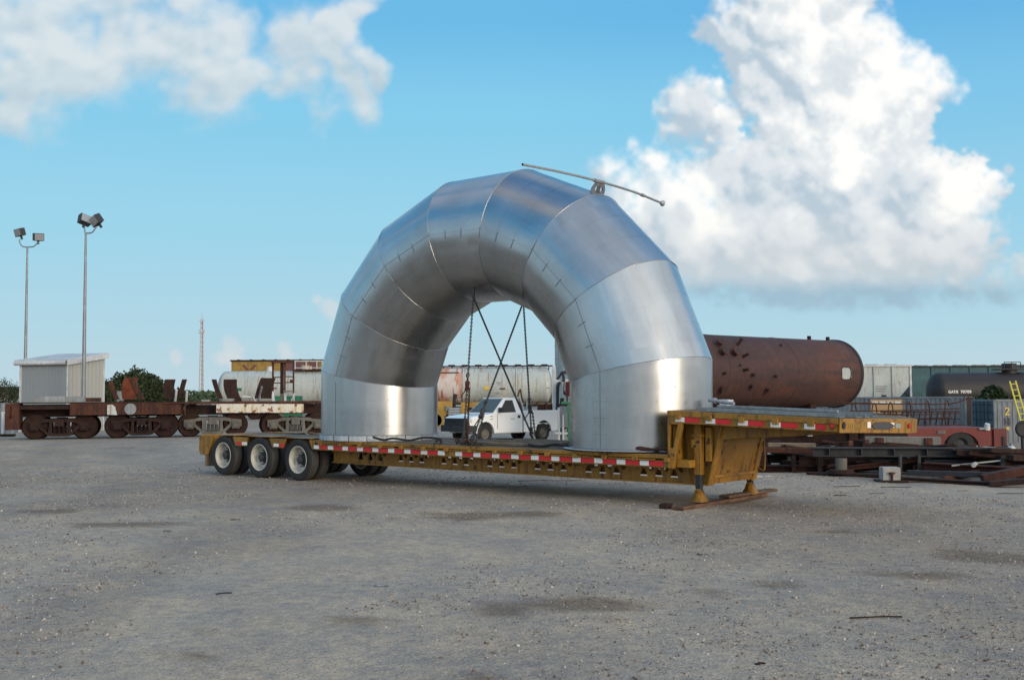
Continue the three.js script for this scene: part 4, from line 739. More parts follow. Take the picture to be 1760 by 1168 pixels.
{
  const wheelG = lathe([[0.001, 0.1], [0.1, 0.1], [0.12, 0.05], [0.2, 0.02], [0.38, 0.03], [0.4, 0.065], [0.455, 0.06], [0.46, -0.04], [0.49, -0.05], [0.49, -0.075], [0.38, -0.07], [0.2, -0.04], [0.001, -0.05]], 40).rotateX(Math.PI / 2);
  const frameShape = () => {
    const o = [[-1.12, 0.34], [-1.12, 0.62], [-0.72, 0.66], [-0.5, 0.72], [0.5, 0.72], [0.72, 0.66], [1.12, 0.62], [1.12, 0.34], [0.72, 0.34], [0.42, 0.08], [0.3, 0.05], [-0.3, 0.05], [-0.42, 0.08], [-0.72, 0.34]];
    const tri = (s) => [[0.36 * s, 0.6], [0.66 * s, 0.56], [0.68 * s, 0.46], [0.4 * s, 0.2]];
    const mid = [[-0.26, 0.16], [0.26, 0.16], [0.26, 0.6], [-0.26, 0.6]];
    return prism(o, 0.1, [tri(1), tri(-1), mid], 0.012);
  };
  const bogie = (label, mats, x, z, group) => {
    const y = ground(x, -z), b = thing('rail_bogie', label, 'rail bogie', [x, y, z], BY);
    const spr = []; for (const k of [-0.16, 0, 0.16]) { const pts = []; for (let i = 0; i <= 40; i++) pts.push([k + Math.cos(i * 0.9) * 0.06, 0.17 + i * 0.006, Math.sin(i * 0.9) * 0.06]); spr.push(tube(pts, 0.016, 60, 5)); }
    for (const s of [1, -1]) {
      obj('side_frame', frameShape().translate(0, 0.06, s > 0 ? 0.86 : -0.96), mats[1], b);
      obj('spring', spr.map((g) => g.clone().translate(0, 0.06, s * 0.91)), mats[1], b);
      for (const k of [-0.89, 0.89]) obj('journal_box', [box(0.3, 0.3, 0.2, k, 0.47, s * 0.94), box(0.2, 0.16, 0.1, k, 0.45, s * 1.05)], mats[1], b);
    }
    obj('bolster', [box(0.34, 0.26, 2.1, 0, 0.62, 0), lathe([[0.001, 0.83], [0.2, 0.83], [0.22, 0.75]], 16)], mats[1], b);
    for (const k of [-0.89, 0.89]) { const ws = sub('wheelset', b); for (const s of [1, -1]) { const g = wheelG.clone(); if (s < 0) g.rotateY(Math.PI); obj('wheel', g.translate(k, 0.48, s * 0.76), mats[0], ws); } obj('axle', rod([k, 0.48, -0.76], [k, 0.48, 0.76], 0.08), mats[0], ws); }
    return b;
  };
  const D = [M.rustDark, M.rustDark], G = [M.rustDark, M.castGrey];
  const P = [[-17.75, -42.4], [-14.85, -43.15], [-12.3, -44.1], [-9.15, -44.95]];
  bogie('dark rusty rail bogie at the far left below the brown frame', D, ...P[0]);
  bogie('dark rusty rail bogie below the right half of the brown frame', D, ...P[1]);
  bogie('rail bogie with grey side frame below the left end of the peeling white beam', G, ...P[2]);
  bogie('rail bogie with grey side frame below the right end of the peeling white beam', G, ...P[3]);
  // underframes resting on the bogies; local x along the row
  const base = (name, label, cat, a, b, dy = 0) => { const x = (P[a][0] + P[b][0]) / 2, z = (P[a][1] + P[b][1]) / 2; return thing(name, label, cat, [x, ground(x, -z) + dy, z], BY); };
  const f1 = base('rail_car_frame', 'long brown rusty rail car frame resting on the two left bogies', 'rail car frame', 0, 1);
  obj('side_beam', channel([-1.1, 1.15, 1.05], [3.0, 1.15, 1.05], 0.46, 0.2, 0.03, V(0, 1, 0)), M.rust, f1);
  obj('rear_beam', box(6.2, 0.42, 0.1, 0, 1.12, -1.0), M.rustDark, f1);
  obj('end_plate', [box(0.5, 1.0, 0.9, -3.15, 0.88, 0.65), box(0.1, 0.5, 2.2, -3.2, 1.05, 0)], M.rust, f1);
  obj('end_beam', [box(2.0, 0.14, 0.2, -2.0, 1.22, 0.95), box(0.12, 0.4, 2.1, 3.0, 1.1, 0)], M.rustDark, f1);
  obj('deck_plate', box(6.2, 0.04, 2.1, 0, 1.4, 0), M.rustDark, f1);
  obj('draft_sill', box(6.0, 0.4, 0.5, 0, 1.05, 0), M.rustDark, f1);
  obj('round_plate', place(new THREE.CylinderGeometry(0.22, 0.22, 0.02, 20).rotateX(Math.PI / 2), 1.1, 1.14, 1.17), M.greySteel, f1);
  obj('white_plate', place(prism([[-0.17, -0.2], [0.2, -0.22], [0.12, 0.1], [0.0, 0.2], [-0.17, 0.17]], 0.02), 0.42, 1.13, 1.16), M.white, f1);
  obj('frame_bracket', [box(0.9, 0.05, 0.2, 2.72, 1.36, 1.1), box(0.05, 0.5, 0.2, 3.15, 1.12, 1.1)], M.rust, f1);
  const f2 = base('bolster_frame', 'peeling white and rust frame resting on the two grey sided bogies', 'rail car frame', 2, 3);
  obj('side_beam', box(3.45, 0.36, 0.2, 0.22, 1.12, 1.02, 0, 0, -0.01), M.peel, f2);
  obj('rear_beam', box(5.2, 0.34, 0.16, 0, 1.14, -1.0), M.peel, f2);
  obj('deck_beam', [box(5.6, 0.1, 0.28, -0.1, 1.36, 0.9), box(5.6, 0.1, 0.28, -0.1, 1.36, -0.9), box(0.3, 0.1, 2, -2.4, 1.36, 0), box(0.3, 0.1, 2, 2.4, 1.36, 0), box(0.3, 0.1, 2, 0, 1.36, 0)], M.rust, f2);
  obj('centre_sill', box(5.6, 0.4, 0.5, 0, 1.08, 0), M.rustDark, f2);
  // upright saddle plates and scrap standing on the frames
  const beam = base('dark_girder', 'dark grey steel beam lying on the left part of the brown frame', 'steel beam', 0, 1, 1.42); obj('beam', channel([-2.4, 0.11, 0.6], [-0.65, 0.11, 0.6], 0.24, 0.3, 0.03), M.greySteel, beam); obj('beam_end', box(0.55, 0.16, 0.3, -0.3, 0.09, 0.6), M.rust, beam);
  const curved = (w, h, lean, thick, m, name, label, px, d, top, turn = 0, par = 0.1) => {          // slightly dished saddle plate
    const b = at(px, 700, d); b.y = ground(b.x, d) + (par || 0) + 1.42; const o = thing(name, label, 'steel plate', arr(b), BY + turn);
    const pts = []; const n = 8; for (let i = 0; i <= n; i++) { const v = i / n; pts.push([lean * v * h - 0.12 * w * Math.sin(v * Math.PI), v * h]); }
    const g = prism([...pts.map(([x, y]) => [x - w / 2, y]), ...pts.reverse().map(([x, y]) => [x + w / 2, y])], thick);
    obj('plate', g, m, o); return o;
  };
  curved(0.52, 0.86, 0.08, 0.06, M.rustOrange, 'saddle_plate', 'orange rusty dished plate standing on the brown frame', 221.5, 43.2, 0);
  curved(0.2, 0.7, -0.35, 0.06, M.rust, 'saddle_plate', 'brown leaning plate left of the orange dished plate', 200.5, 43.0, 0);
  curved(0.22, 0.84, -0.5, 0.06, M.rust, 'saddle_plate', 'reddish leaning plate right of the orange dished plate', 244.5, 43.3, 0);
  curved(0.42, 0.8, 0.02, 0.06, M.rustDark, 'saddle_plate', 'dark plate with white edge standing right end of the brown frame', 291, 43.7, 0);
  curved(0.2, 0.8, 0.18, 0.06, M.rustDark, 'saddle_plate', 'narrow dark plate just right of the white edged dark plate', 310, 43.9, 0);
  curved(0.2, 0.8, -0.35, 0.06, M.rustDark, 'saddle_plate', 'leaning dark plate at the left above the white tank end', 379, 44.4, 0);
  curved(0.54, 0.8, -0.2, 0.06, M.rustDark, 'saddle_plate', 'wide dark brown plate standing before the left tank end', 402, 44.5, 0);
  curved(0.2, 0.86, 0.3, 0.06, M.rustDark, 'saddle_plate', 'slim dark leaning plate left of the tall pair above the white beam', 441, 44.8, 0);
  curved(0.44, 0.86, 0.2, 0.06, M.rustDark, 'saddle_plate', 'tall dark brown plate nearest the steel tower on the frame', 457, 44.9, 0);
  const lean = (label, px0, y0, px1, y1, d, r, m, cat = 'pole') => { const A = at(px0, y0, d), B = at(px1, y1, d + 0.3), o = thing('steel_strut', label, cat, arr(A)); obj('strut', bar([0, 0, 0], arr(B.sub(A)), r), m, o); };
  lean('pale strut leaning across the dark plates above the white beam', 432, 678, 443, 698, 44.2, 0.06, M.trim);
  lean('white edge strip beside the dark plate on the brown frame', 303, 669, 299, 702, 43.4, 0.09, M.trim); lean('thin pale strip beside the narrow dark plate on the brown frame', 321, 672, 319, 700, 43.5, 0.09, M.trim);
  lean('thin grey strip between the tall dark plates above the white beam', 450, 664, 443, 690, 44.5, 0.07, M.greySteel);
  lean('pale horizontal strut between the dark plates above the white beam', 416, 681, 434, 682, 44.0, 0.05, M.trim);
  const jug = thing('white_drum', 'small white rusty drum behind the left leaning plate on the brown frame', 'drum', arr(at(206, 698, 44.2))); obj('body', rod([0, 0, 0], [0, 0.6, 0], 0.13, 0.13, 14), M.peel, jug); obj('lid', rod([0, 0.6, 0], [0, 0.63, 0], 0.14, 0.14, 14), M.white, jug);
  // small pale boxes and blocks along the frames
  [['small pale block on the brown frame left of the narrow plates', 258, 700.5, 43.2, 0.2, 0.12, M.trim], ['pale timber block at the gap between the two frames', 312, 702, 43.6, 0.3, 0.16, M.paleWood], ['green grey box on the left end of the white frame', 353, 694, 44.3, 0.34, 0.3, M.greySteel], ['small white block right of the green grey box', 366, 697, 44.4, 0.2, 0.2, M.trim], ['grey block beside the green grey box on its left', 340, 697, 44.2, 0.22, 0.2, M.greySteel], ['low white block on the frame end beside the narrow dark plate', 330, 700, 44, 0.36, 0.1, M.trim]].forEach(([l, px, py, d, w, h, m]) => { const A = at(px, py, d), o = thing('scrap_block', l, 'block', [A.x, A.y - h / 2, A.z], BY); obj('block', [box(w, h, w, 0, h / 2, 0), box(w * 1.08, 0.03, w * 1.08, 0, h + 0.012, 0)], m, o); });
  // white square frame of posts and a grey post at the far left
  const wf = thing('white_post_frame', 'white square frame of posts at the far left beside the first bogie', 'frame', arr(onGround(17, 45))); obj('post', box(0.1, 0.95, 0.1, -0.3, 0.48, 0), M.trim, wf); obj('post', box(0.1, 0.95, 0.1, 0.12, 0.48, 0), M.trim, wf); obj('top_rail', box(0.56, 0.1, 0.1, -0.09, 0.98, 0), M.trim, wf); obj('base_rail', box(0.56, 0.1, 0.3, -0.09, 0.06, 0), M.rustDark, wf);
  single('grey_post', 'thick grey steel post at the left edge before the distant house', 'post', [rod([0, 0, 0], [0, 1.35, 0], 0.13, 0.13, 16), rod([0, 1.35, 0], [0, 1.4, 0], 0.15, 0.12, 16)], M.greySteel, arr(onGround(5, 47)));
}
// distant house and trees on the left, radio mast
{
  const h = onGround(-10, 120), o = thing('distant_house', 'dark roofed house at the left edge below the small tree', 'house', arr(h), 0.1);
  obj('wall', box(6, 1.9, 5, 0, 0.95, 0), M.trim, o); obj('roof', prism([[-3.4, 1.9], [3.4, 1.9], [2.6, 3.1], [-2.6, 3.1]], 5.6).translate(0, 0, -2.8), M.brownHouse, o); obj('window', box(0.9, 0.9, 0.06, 1.6, 1.1, 2.52), M.glass, o);
  const tree = (name, label, px, d, w, hgt, seed, n, crown) => {
    const b = onGround(px, d), r = rng(seed), tr = thing(name, label, 'tree', arr(b));
    const limbs = [rod([0, 0, 0], [0, hgt * 0.45, 0], w * 0.035, w * 0.025, 8)]; for (let i = 0; i < 7; i++) { const a = i * 0.9; limbs.push(rod([0, hgt * (0.3 + 0.02 * i), 0], [Math.cos(a) * w * 0.32, hgt * (0.55 + 0.06 * (i % 3)), Math.sin(a) * w * 0.3], w * 0.014, w * 0.006, 6)); }
    obj('trunk', limbs, M.bark, tr);
    const pos = [], col = [];
    for (const [cx, cy, cr] of crown) for (let i = 0; i < n; i++) {
      // leaf clumps scattered in lumps through the crown's volume
      const la = r() * 6.28, lb = Math.acos(2 * r() - 1), lr = cr * Math.cbrt(0.25 + 0.75 * r()), l = hash(Math.floor(la * 3.2), Math.floor(lb * 4), seed), q = lr * (0.6 + 0.58 * l);
      const c = V(cx * w + Math.sin(lb) * Math.cos(la) * q * w, cy * hgt + Math.cos(lb) * q * hgt * 0.95, Math.sin(lb) * Math.sin(la) * q * w * 0.8), s = w * rr(0.014, 0.03, r), g = rr(0.6, 1.35, r), yel = r();
      for (let k = 0; k < 2; k++) { const u = V(r() - 0.5, r() - 0.5, r() - 0.5).normalize().multiplyScalar(s), v = V(r() - 0.5, r() - 0.5, r() - 0.5).normalize().multiplyScalar(s); for (const p of [c.clone().sub(u), c.clone().add(v), c.clone().add(u), c.clone().sub(u), c.clone().add(u), c.clone().sub(v)]) { pos.push(p.x, p.y, p.z); col.push(g * (0.9 + 0.4 * yel), g, g * 0.9); } }
    }
    const g = new THREE.BufferGeometry(); g.setAttribute('position', new THREE.Float32BufferAttribute(pos, 3)); g.setAttribute('color', new THREE.Float32BufferAttribute(col, 3)); g.computeVertexNormals();
    const m = new THREE.Mesh(g, M.leaf); m.name = 'crown'; m.castShadow = m.receiveShadow = true; tr.add(m); return tr;
  };
  tree('oak_tree', 'broad dark green tree beyond the bogies right of the metal shed', 226, 92, 4.6, 4.4, 3, 2300, [[0.02, 0.62, 0.36], [-0.3, 0.5, 0.34], [0.32, 0.6, 0.26], [0.6, 0.42, 0.24], [-0.5, 0.4, 0.3], [0.86, 0.36, 0.2], [0.1, 0.4, 0.4]]);
  tree('small_tree', 'small dark tree at the left edge beside the metal shed', 8, 100, 2.2, 3.6, 8, 1500, [[0, 0.62, 0.4], [-0.5, 0.5, 0.4], [0.5, 0.52, 0.36]]);
  const r = rng(77), pos = [], col = [];
  for (let i = 0; i < 26000; i++) { const x = -150 + 330 * r(), d = 250 + 60 * r(), hm = 2.2 + 3.4 * fbm(x / 13, 2, 0, 701, 4), y = r() * hm, s = 0.3 + 0.4 * r(), g = rr(0.9, 2.0, r); const u = V(r() - 0.5, r() - 0.5, r() - 0.5).normalize().multiplyScalar(s), v = V(r() - 0.5, r() - 0.5, r() - 0.5).normalize().multiplyScalar(s), c = V(x, y, -d); for (const p of [c.clone().sub(u), c.clone().add(v), c.clone().add(u), c.clone().sub(u), c.clone().add(u), c.clone().sub(v)]) { pos.push(p.x, p.y, p.z); col.push(g, g, g); } }
  const g = new THREE.BufferGeometry(); g.setAttribute('position', new THREE.Float32BufferAttribute(pos, 3)); g.setAttribute('color', new THREE.Float32BufferAttribute(col, 3)); g.computeVertexNormals();
  const m = new THREE.Mesh(g, M.leaf); m.name = 'far_scrub'; m.userData = { kind: 'stuff', label: 'low far green scrub along the horizon behind the yard', category: 'scrub' }; scene.add(m);
  const up = onGround(275, 190), uo = thing('utility_pole', 'thin distant utility pole right of the broad tree', 'utility pole', arr(up)); obj('pole', rod([0, 0, 0], [0, 5.2, 0], 0.14, 0.1, 8), M.bark, uo); obj('cross_arm', box(1.5, 0.12, 0.12, 0, 4.8, 0), M.bark, uo);
  const mb = onGround(345.5, 300), mo = thing('radio_mast', 'tall thin lattice radio mast on the skyline left of the white tank', 'radio mast', arr(mb)); const H = 23.5, legs = [], br = [];
  const lp = (k, y) => { const w = 0.72 - 0.38 * y / H, a = k * 2.094 + 0.4; return [Math.cos(a) * w, y, Math.sin(a) * w]; };
  for (let k = 0; k < 3; k++) { legs.push(rod(lp(k, 0), lp(k, H), 0.14, 0.1, 6)); for (let i = 0; i < 18; i++) { br.push(rod(lp(k, i * H / 18), lp((k + 1) % 3, (i + 1) * H / 18), 0.05, 0.05, 5)); } }
  obj('leg', legs, M.mast, mo); obj('bracing', br, M.mast, mo); obj('spike', rod([0, H, 0], [0, H + 2.6, 0], 0.07, 0.04, 6), M.mast, mo);
  for (const [x, y] of [[-0.65, 20.6], [0.75, 20.6], [0.2, 20.6], [-0.2, 23.6], [0.5, 23.6]]) obj('antenna_panel', box(0.26, 1.1, 0.16, x, y, 0.5), M.trim, mo); obj('antenna_arm', [box(1.8, 0.12, 0.12, 0, 20.3, 0.35), box(1.6, 0.12, 0.12, 0, 23.6, 0.35)], M.mast, mo);
}

// ------------------------------------------------------------------ rail cars and yard things behind the trailer
const font = await new FontLoader().loadAsync('fonts/droid/droid_sans_bold.typeface.json');
const text = (s, h, depth = 0.01) => { const g = new TextGeometry(s, { font, size: h, depth, curveSegments: 4 }); g.computeBoundingBox(); const b = g.boundingBox; return g.translate(-(b.min.x + b.max.x) / 2, -(b.min.y + b.max.y) / 2, 0); };
const tankShell = (L, r, head = 0.55, n = 48) => { const p = []; for (let i = 0; i <= 8; i++) { const a = i / 8 * Math.PI / 2; p.push([Math.max(0.001, Math.sin(a) * r), -L / 2 + head - Math.cos(a) * head]); } p.push([r, 0]); for (let i = 8; i >= 0; i--) { const a = i / 8 * Math.PI / 2; p.push([Math.max(0.001, Math.sin(a) * r), L / 2 - head + Math.cos(a) * head]); } return lathe(p, n).rotateZ(Math.PI / 2); };
const wheelSet = (x) => [-0.75, 0.75].map((z) => place(new THREE.CylinderGeometry(0.45, 0.45, 0.13, 28).rotateX(Math.PI / 2), x, 0.46, z));
const runningGear = (o, L) => { obj('underframe', [box(L, 0.28, 0.7, 0, 0.98, 0), box(L, 0.2, 0.12, 0, 1.1, 1.2), box(L, 0.2, 0.12, 0, 1.1, -1.2), box(0.3, 0.3, 2.6, -L / 2 + 0.2, 1.05, 0), box(0.3, 0.3, 2.6, L / 2 - 0.2, 1.05, 0)], M.rustDark, o); for (const s of [-1, 1]) { for (const k of [-0.9, 0.9]) obj('wheelset', wheelSet(s * (L / 2 - 2) + k), M.rustDark, o); obj('bogie_frame', [1, -1].map((z) => box(2.4, 0.3, 0.12, s * (L / 2 - 2), 0.55, z * 0.95)), M.rustDark, o); } };
const xAt = (px, d) => at(px, 690, d).x, yAt = (px, py, d) => at(px, py, d).y;
{
  // white tank car left of the elbow
  const d = 80, x0 = xAt(376, d), L = 12.6, gy = ground(x0 + 3, d), c = thing('tank_car', 'white rail tank car left of the elbow, its rounded end above the bogies', 'tank car', [x0 + L / 2, gy, -d], 0.02);
  const cy = yAt(450, 668, d) - gy, r = 1.32;
  obj('tank', tankShell(L, r, 0.6).translate(0, cy, 0), M.carWhite, c); runningGear(c, L + 0.3);
  for (const x of [-L / 2 + 2.05, 0.1, 3]) obj('tank_band', place(new THREE.CylinderGeometry(r + 0.012, r + 0.012, 0.07, 48, 1, true).rotateZ(Math.PI / 2), x, cy, 0), M.carWhite, c);
  obj('saddle', [box(0.5, 0.7, 2.3, -L / 2 + 1.7, 1.45, 0), box(0.5, 0.7, 2.3, L / 2 - 1.7, 1.45, 0)], M.rustDark, c);
  const tx = place(text('TANK', 0.2), -L / 2 + 0.95, cy - 0.05, r + 0.0); tx.deleteAttribute('uv'); obj('faded_lettering', [0, 1, 2, 3, 4, 5, 6, 7, 8].map((i) => box(0.07, 0.14, 0.02, -L / 2 + 0.75 + i * 0.11 + (i > 4 ? 0.1 : 0), cy - 0.0, r - 0.01)), M.greySteel, c);
  obj('green_placard', box(0.4, 0.22, 0.02, -L / 2 + 1.82, cy - 0.05, r + 0.003), M.greenPaint, c);
  const xr = (px) => xAt(px, d) - x0 - L / 2, ty = cy + r;
  obj('platform', box(xr(550) - xr(508) + 0.6, 0.07, 1.5, (xr(508) + xr(550)) / 2 + 0.2, ty + 0.06, 0.1), M.rust, c);
  obj('railing', [...[510, 529, 547, 556].flatMap((px) => [bar([xr(px), ty + 0.06, 0.8], [xr(px), ty + 0.7, 0.8], 0.07)]), bar([xr(509), ty + 0.7, 0.8], [xr(558), ty + 0.7, 0.8], 0.07), bar([xr(509), ty + 0.2, 0.8], [xr(558), ty + 0.2, 0.8], 0.05)], M.trim, c);
  obj('valve_dome', [rod([xr(524), ty - 0.1, 0], [xr(524), ty + 0.5, 0], 0.32, 0.32, 16), rod([xr(533), ty, 0], [xr(533), ty + 0.35, 0], 0.12)], M.peel, c); obj('small_hatch', rod([xr(464), ty - 0.1, 0], [xr(464), ty + 0.34, 0], 0.3, 0.24, 14), M.trim, c);
  // stand with ladders in front of the tank
  const e = 62, sx = (px) => xAt(px, e), b = thing('access_stand', 'rusty and pale steel ladder stand in front of the white tank car', 'ladder stand', [sx(485), ground(sx(485), e), -e]), g0 = b.position.y, P = (px, py, z = 0) => [sx(px) - b.position.x, yAt(px, py, e) - g0, z];
  for (const [px, r0, m] of [[468.5, 0.05, M.rust], [484, 0.085, M.rustDark], [489, 0.05, M.bogieGrey], [504, 0.045, M.rust]]) obj('post', bar(P(px, 622), P(px, 676), r0 * 2), m, b);
  for (const px of [469, 490]) obj('leg', bar(P(px, 672), P(px, 708), 0.11), M.trim, b); for (const px of [484]) obj('leg', bar(P(px, 676), P(px, 716), 0.17), M.castGrey, b); obj('leg', bar(P(505, 674), P(505, 708), 0.07), M.trim, b);
  for (const [a, c2, y] of [[468.5, 484, 648], [468.5, 484, 658], [489, 504, 647], [489, 504, 657]]) obj('rung', bar(P(a, y), P(c2, y), 0.06), M.rust, b);
  obj('brace', bar(P(505, 678), P(494, 704), 0.06), M.trim, b); obj('brace', bar(P(470, 684), P(478, 706), 0.06), M.trim, b); obj('brace', bar(P(479, 690), P(466, 706), 0.06), M.trim, b); obj('brace', bar(P(491, 686), P(500, 706), 0.07), M.greySteel, b);
  obj('top_plate', box(sx(503) - sx(467), 0.09, 0.7, (sx(503) + sx(467)) / 2 - b.position.x, P(485, 622)[1], 0), M.bogieGrey, b); obj('shelf', box(sx(505) - sx(489), 0.07, 0.5, (sx(505) + sx(489)) / 2 - b.position.x, P(497, 672)[1], 0.05), M.paleWood, b);
  obj('red_sign', box(0.2, 0.16, 0.02, ...P(501, 654.5, 0.06)), M.rust, b); obj('red_valve', box(0.2, 0.08, 0.1, ...P(472, 667, 0.06)), M.redPaint, b);
  const bx = thing('green_crate', 'dark green crate on the ground behind the ladder stand', 'crate', arr(onGround(496, 70))); obj('case', box(1.6, 1.7, 1, 0, 0.85, 0), M.greenPaint, bx); obj('slat', [0.3, 0.85, 1.4].map((y) => box(1.64, 0.1, 0.05, 0, y, 0.52)), M.greenPaint, bx);
  // yellow box car
  const f = 100, y0 = xAt(404, f), bc = thing('box_car', 'long yellow box car with brown edge behind the white tank car', 'box car', [y0 + 8, ground(y0 + 8, f), -f]), q = (px) => xAt(px, f) - y0 - 8, tp = yAt(450, 619.5, f) - bc.position.y;
  obj('body', span(-8, 8, 1.1, tp - 0.12, -1.5, 1.5), M.boxYellow, bc); obj('roof', [box(16.2, 0.14, 3.2, 0, tp - 0.05, 0), ...Array.from({ length: 14 }, (_, i) => box(0.08, 0.06, 3.2, -7.4 + i * 1.14, tp + 0.04, 0))], M.rustDark, bc); runningGear(bc, 16);
  obj('dark_door', span(q(497), q(552), 1.3, tp - 0.22, 1.5, 1.56), M.purple, bc); for (let i = 0; i < 8; i++) obj('side_post', span(-7.9 + i * 0.75, -7.82 + i * 0.75, 1.1, tp - 0.13, 1.5, 1.53), M.boxYellow, bc);
  obj('chevron', [[1, 428], [-1, 441]].map(([s, px]) => place(prism([[-0.3 * s, 0.22], [-0.12 * s, 0.3], [0.34 * s, -0.2], [0.1 * s, -0.22]], 0.03), q(px), yAt(434, 632.5, f) - bc.position.y, 1.51)), M.purple, bc);
}
{
  // rounded white hopper car seen through the arch
  const d = 82, X = (px) => xAt(px, d), cx = (X(738) + X(950)) / 2, L = X(950) - X(738), c = thing('hopper_car', 'white round sided hopper car with pinkish rusty end, seen through the arch', 'hopper car', [cx, ground(cx, d), -d]), g0 = c.position.y, Y = (py) => yAt(860, py, d) - g0;
  const r = (Y(631) - Y(693)) / 2, cy = (Y(631) + Y(693)) / 2, q = (px) => X(px) - cx;
  const seg = (a, b, m, n) => obj(n, place(new THREE.CylinderGeometry(r, r, b - a, 48, 1, true).rotateZ(Math.PI / 2), (a + b) / 2, cy, 0), m, c);
  seg(q(738), q(797), M.peach, 'pink_bay'); seg(q(797), q(886), M.carWhite, 'white_bay'); seg(q(889), q(938), M.carWhite, 'white_bay');
  obj('bay_seam', [797, 887.5].map((px) => place(new THREE.TorusGeometry(r - 0.01, 0.06, 8, 48).rotateY(Math.PI / 2), q(px), cy, 0)), M.carWhite, c);
  const hd = []; for (let i = 0; i <= 8; i++) { const a = i / 8 * Math.PI / 2; hd.push([Math.max(0.001, Math.cos(a) * r), Math.sin(a) * 0.5]); } obj('end_head', lathe(hd, 40).rotateZ(-Math.PI / 2).translate(q(938), cy, 0), M.carWhite, c);
  obj('roof_walk', [box(L, 0.08, 0.9, 0, Y(629) , 0), ...Array.from({ length: 14 }, (_, i) => box(0.06, 0.3, 0.7, -L / 2 + 0.4 + i * L / 14, Y(629) - 0.16, 0))], M.rustDark, c);
  for (let i = 0; i < 9; i++) obj('hatch', box(0.5, 0.12, 0.5, -L / 2 + 0.7 + i * L / 9.3, Y(627.6), 0), M.rustDark, c);
  obj('rust_rail', box(q(790) - q(755), 0.07, 0.08, (q(755) + q(790)) / 2, Y(640), r * 0.75), M.rustDark, c);
  obj('yellow_sign', box(0.42, 0.28, 0.03, q(837), Y(666.5), r - 0.0), M.logoYellow, c); obj('brown_sign', box(0.4, 0.1, 0.03, q(864), Y(668), r + 0.0), M.rust, c);
  obj('faded_lettering', [box(0.34, 0.1, 0.03, q(858), Y(658), r - 0.02), box(0.24, 0.05, 0.03, q(858), Y(661), r + 0.0), box(0.24, 0.09, 0.03, q(857), Y(675), r - 0.02), box(0.3, 0.06, 0.03, q(941), Y(667), r - 0.03)], M.greySteel, c);
  runningGear(c, L);
  obj('end_post', [box(0.22, Y(629) - 1, 0.12, q(952), (Y(629) + 1) / 2, 1.0), box(0.22, Y(629) - 1, 0.12, q(952), (Y(629) + 1) / 2, -1.0)], M.trim, c);
  // brown flat car with rusty load in front of its right half
  const e = 66, fx = (px) => xAt(px, e), fc = thing('flat_wagon', 'brown rusty flat wagon with stakes behind the truck bed', 'flat wagon', [fx(930), ground(fx(930), e), -e]), h0 = fc.position.y, fy = (py) => yAt(920, py, e) - h0, p = (px) => fx(px) - fx(930);
  obj('deck', span(p(872), p(984), fy(711), fy(694), -1.2, 1.2), M.rustDark, fc); obj('stake', [878, 893, 905, 922, 938, 950].map((px) => box(0.1, 0.7, 0.1, p(px), fy(700), 1.26)), M.rust, fc); obj('top_board', box(p(952) - p(894), 0.08, 0.2, (p(952) + p(894)) / 2, fy(693.4), 1.1), M.paleWood, fc); obj('green_sill', span(p(872), p(960), fy(713), fy(709), 1.15, 1.28), M.greenPaint, fc); obj('wheelset', [...wheelSet(-1.5), ...wheelSet(1.2)], M.rustDark, fc);
  obj('leaning_strut', [bar([p(886), fy(694), 0.6], [p(893), fy(670), 0.6], 0.09), bar([p(899), fy(694), 0.6], [p(894), fy(668), 0.6], 0.09)], M.rust, fc);
  // yellow machine below the pink end
  const k = 69, mx = (px) => xAt(px, k), ma = thing('yellow_machine', 'yellow machine housing left of the truck hood below the pink hopper end', 'machine', [mx(790), ground(mx(790), k), -k]), m0 = ma.position.y, my = (py) => yAt(790, py, k) - m0, u = (px) => mx(px) - mx(790);
  obj('housing', [span(u(738), u(778), my(735), my(689), -1, 0.8), span(u(793), u(842), my(725), my(691), -1, 0.8)], M.machineYellow, ma); obj('engine', [span(u(772), u(793), my(719), my(700), 0.2, 1.1), span(u(768), u(774), my(705), my(697), 0.3, 1.0)], M.greySteel, ma); obj('lower_frame', span(u(740), u(850), 0.2, my(722), -0.9, 0.7), M.rustDark, ma); obj('exhaust_stack', [rod([u(781.5), my(703), 0.5], [u(781.5), my(684), 0.5], 0.1), rod([u(782), my(684), 0.5], [u(784), my(677), 0.5], 0.14, 0.12)], M.black, ma); obj('radiator_slat', [702, 706, 710, 714].map((y) => box(u(791) - u(774), 0.05, 0.05, u(782.5), my(y), 1.12)), M.trim, ma); obj('track_wheel', [750, 775, 800, 830].map((px) => place(new THREE.CylinderGeometry(0.4, 0.4, 0.4, 20).rotateX(Math.PI / 2), u(px), 0.42, 0.6)), M.black, ma);
  // pale silo behind the right foot of the arch
  const s = 95, so = thing('pale_silo', 'tall pale silo partly hidden behind the right side of the arch', 'silo', arr(onGround(1021, s)));
  obj('wall', rod([0, 0, 0], [0, 9.3, 0], 3.42, 3.42, 48), M.carWhite, so); obj('roof', rod([0, 9.3, 0], [0, 10.4, 0], 3.55, 0.5, 40), M.galv, so); for (let i = 1; i < 8; i++) obj('hoop', place(new THREE.TorusGeometry(3.42, 0.03, 6, 60).rotateX(Math.PI / 2), 0, i * 1.15, 0), M.carWhite, so);
  // white gantry with hoses and a red tank
  const w = 58, gx = (px) => xAt(px, w), ga = thing('white_gantry', 'white steel gantry post with side arm right of the hopper car', 'gantry', [gx(953), ground(gx(953), w), -w]), w0 = ga.position.y, G = (px, py, z = 0) => [gx(px) - gx(953), yAt(960, py, w) - w0, z];
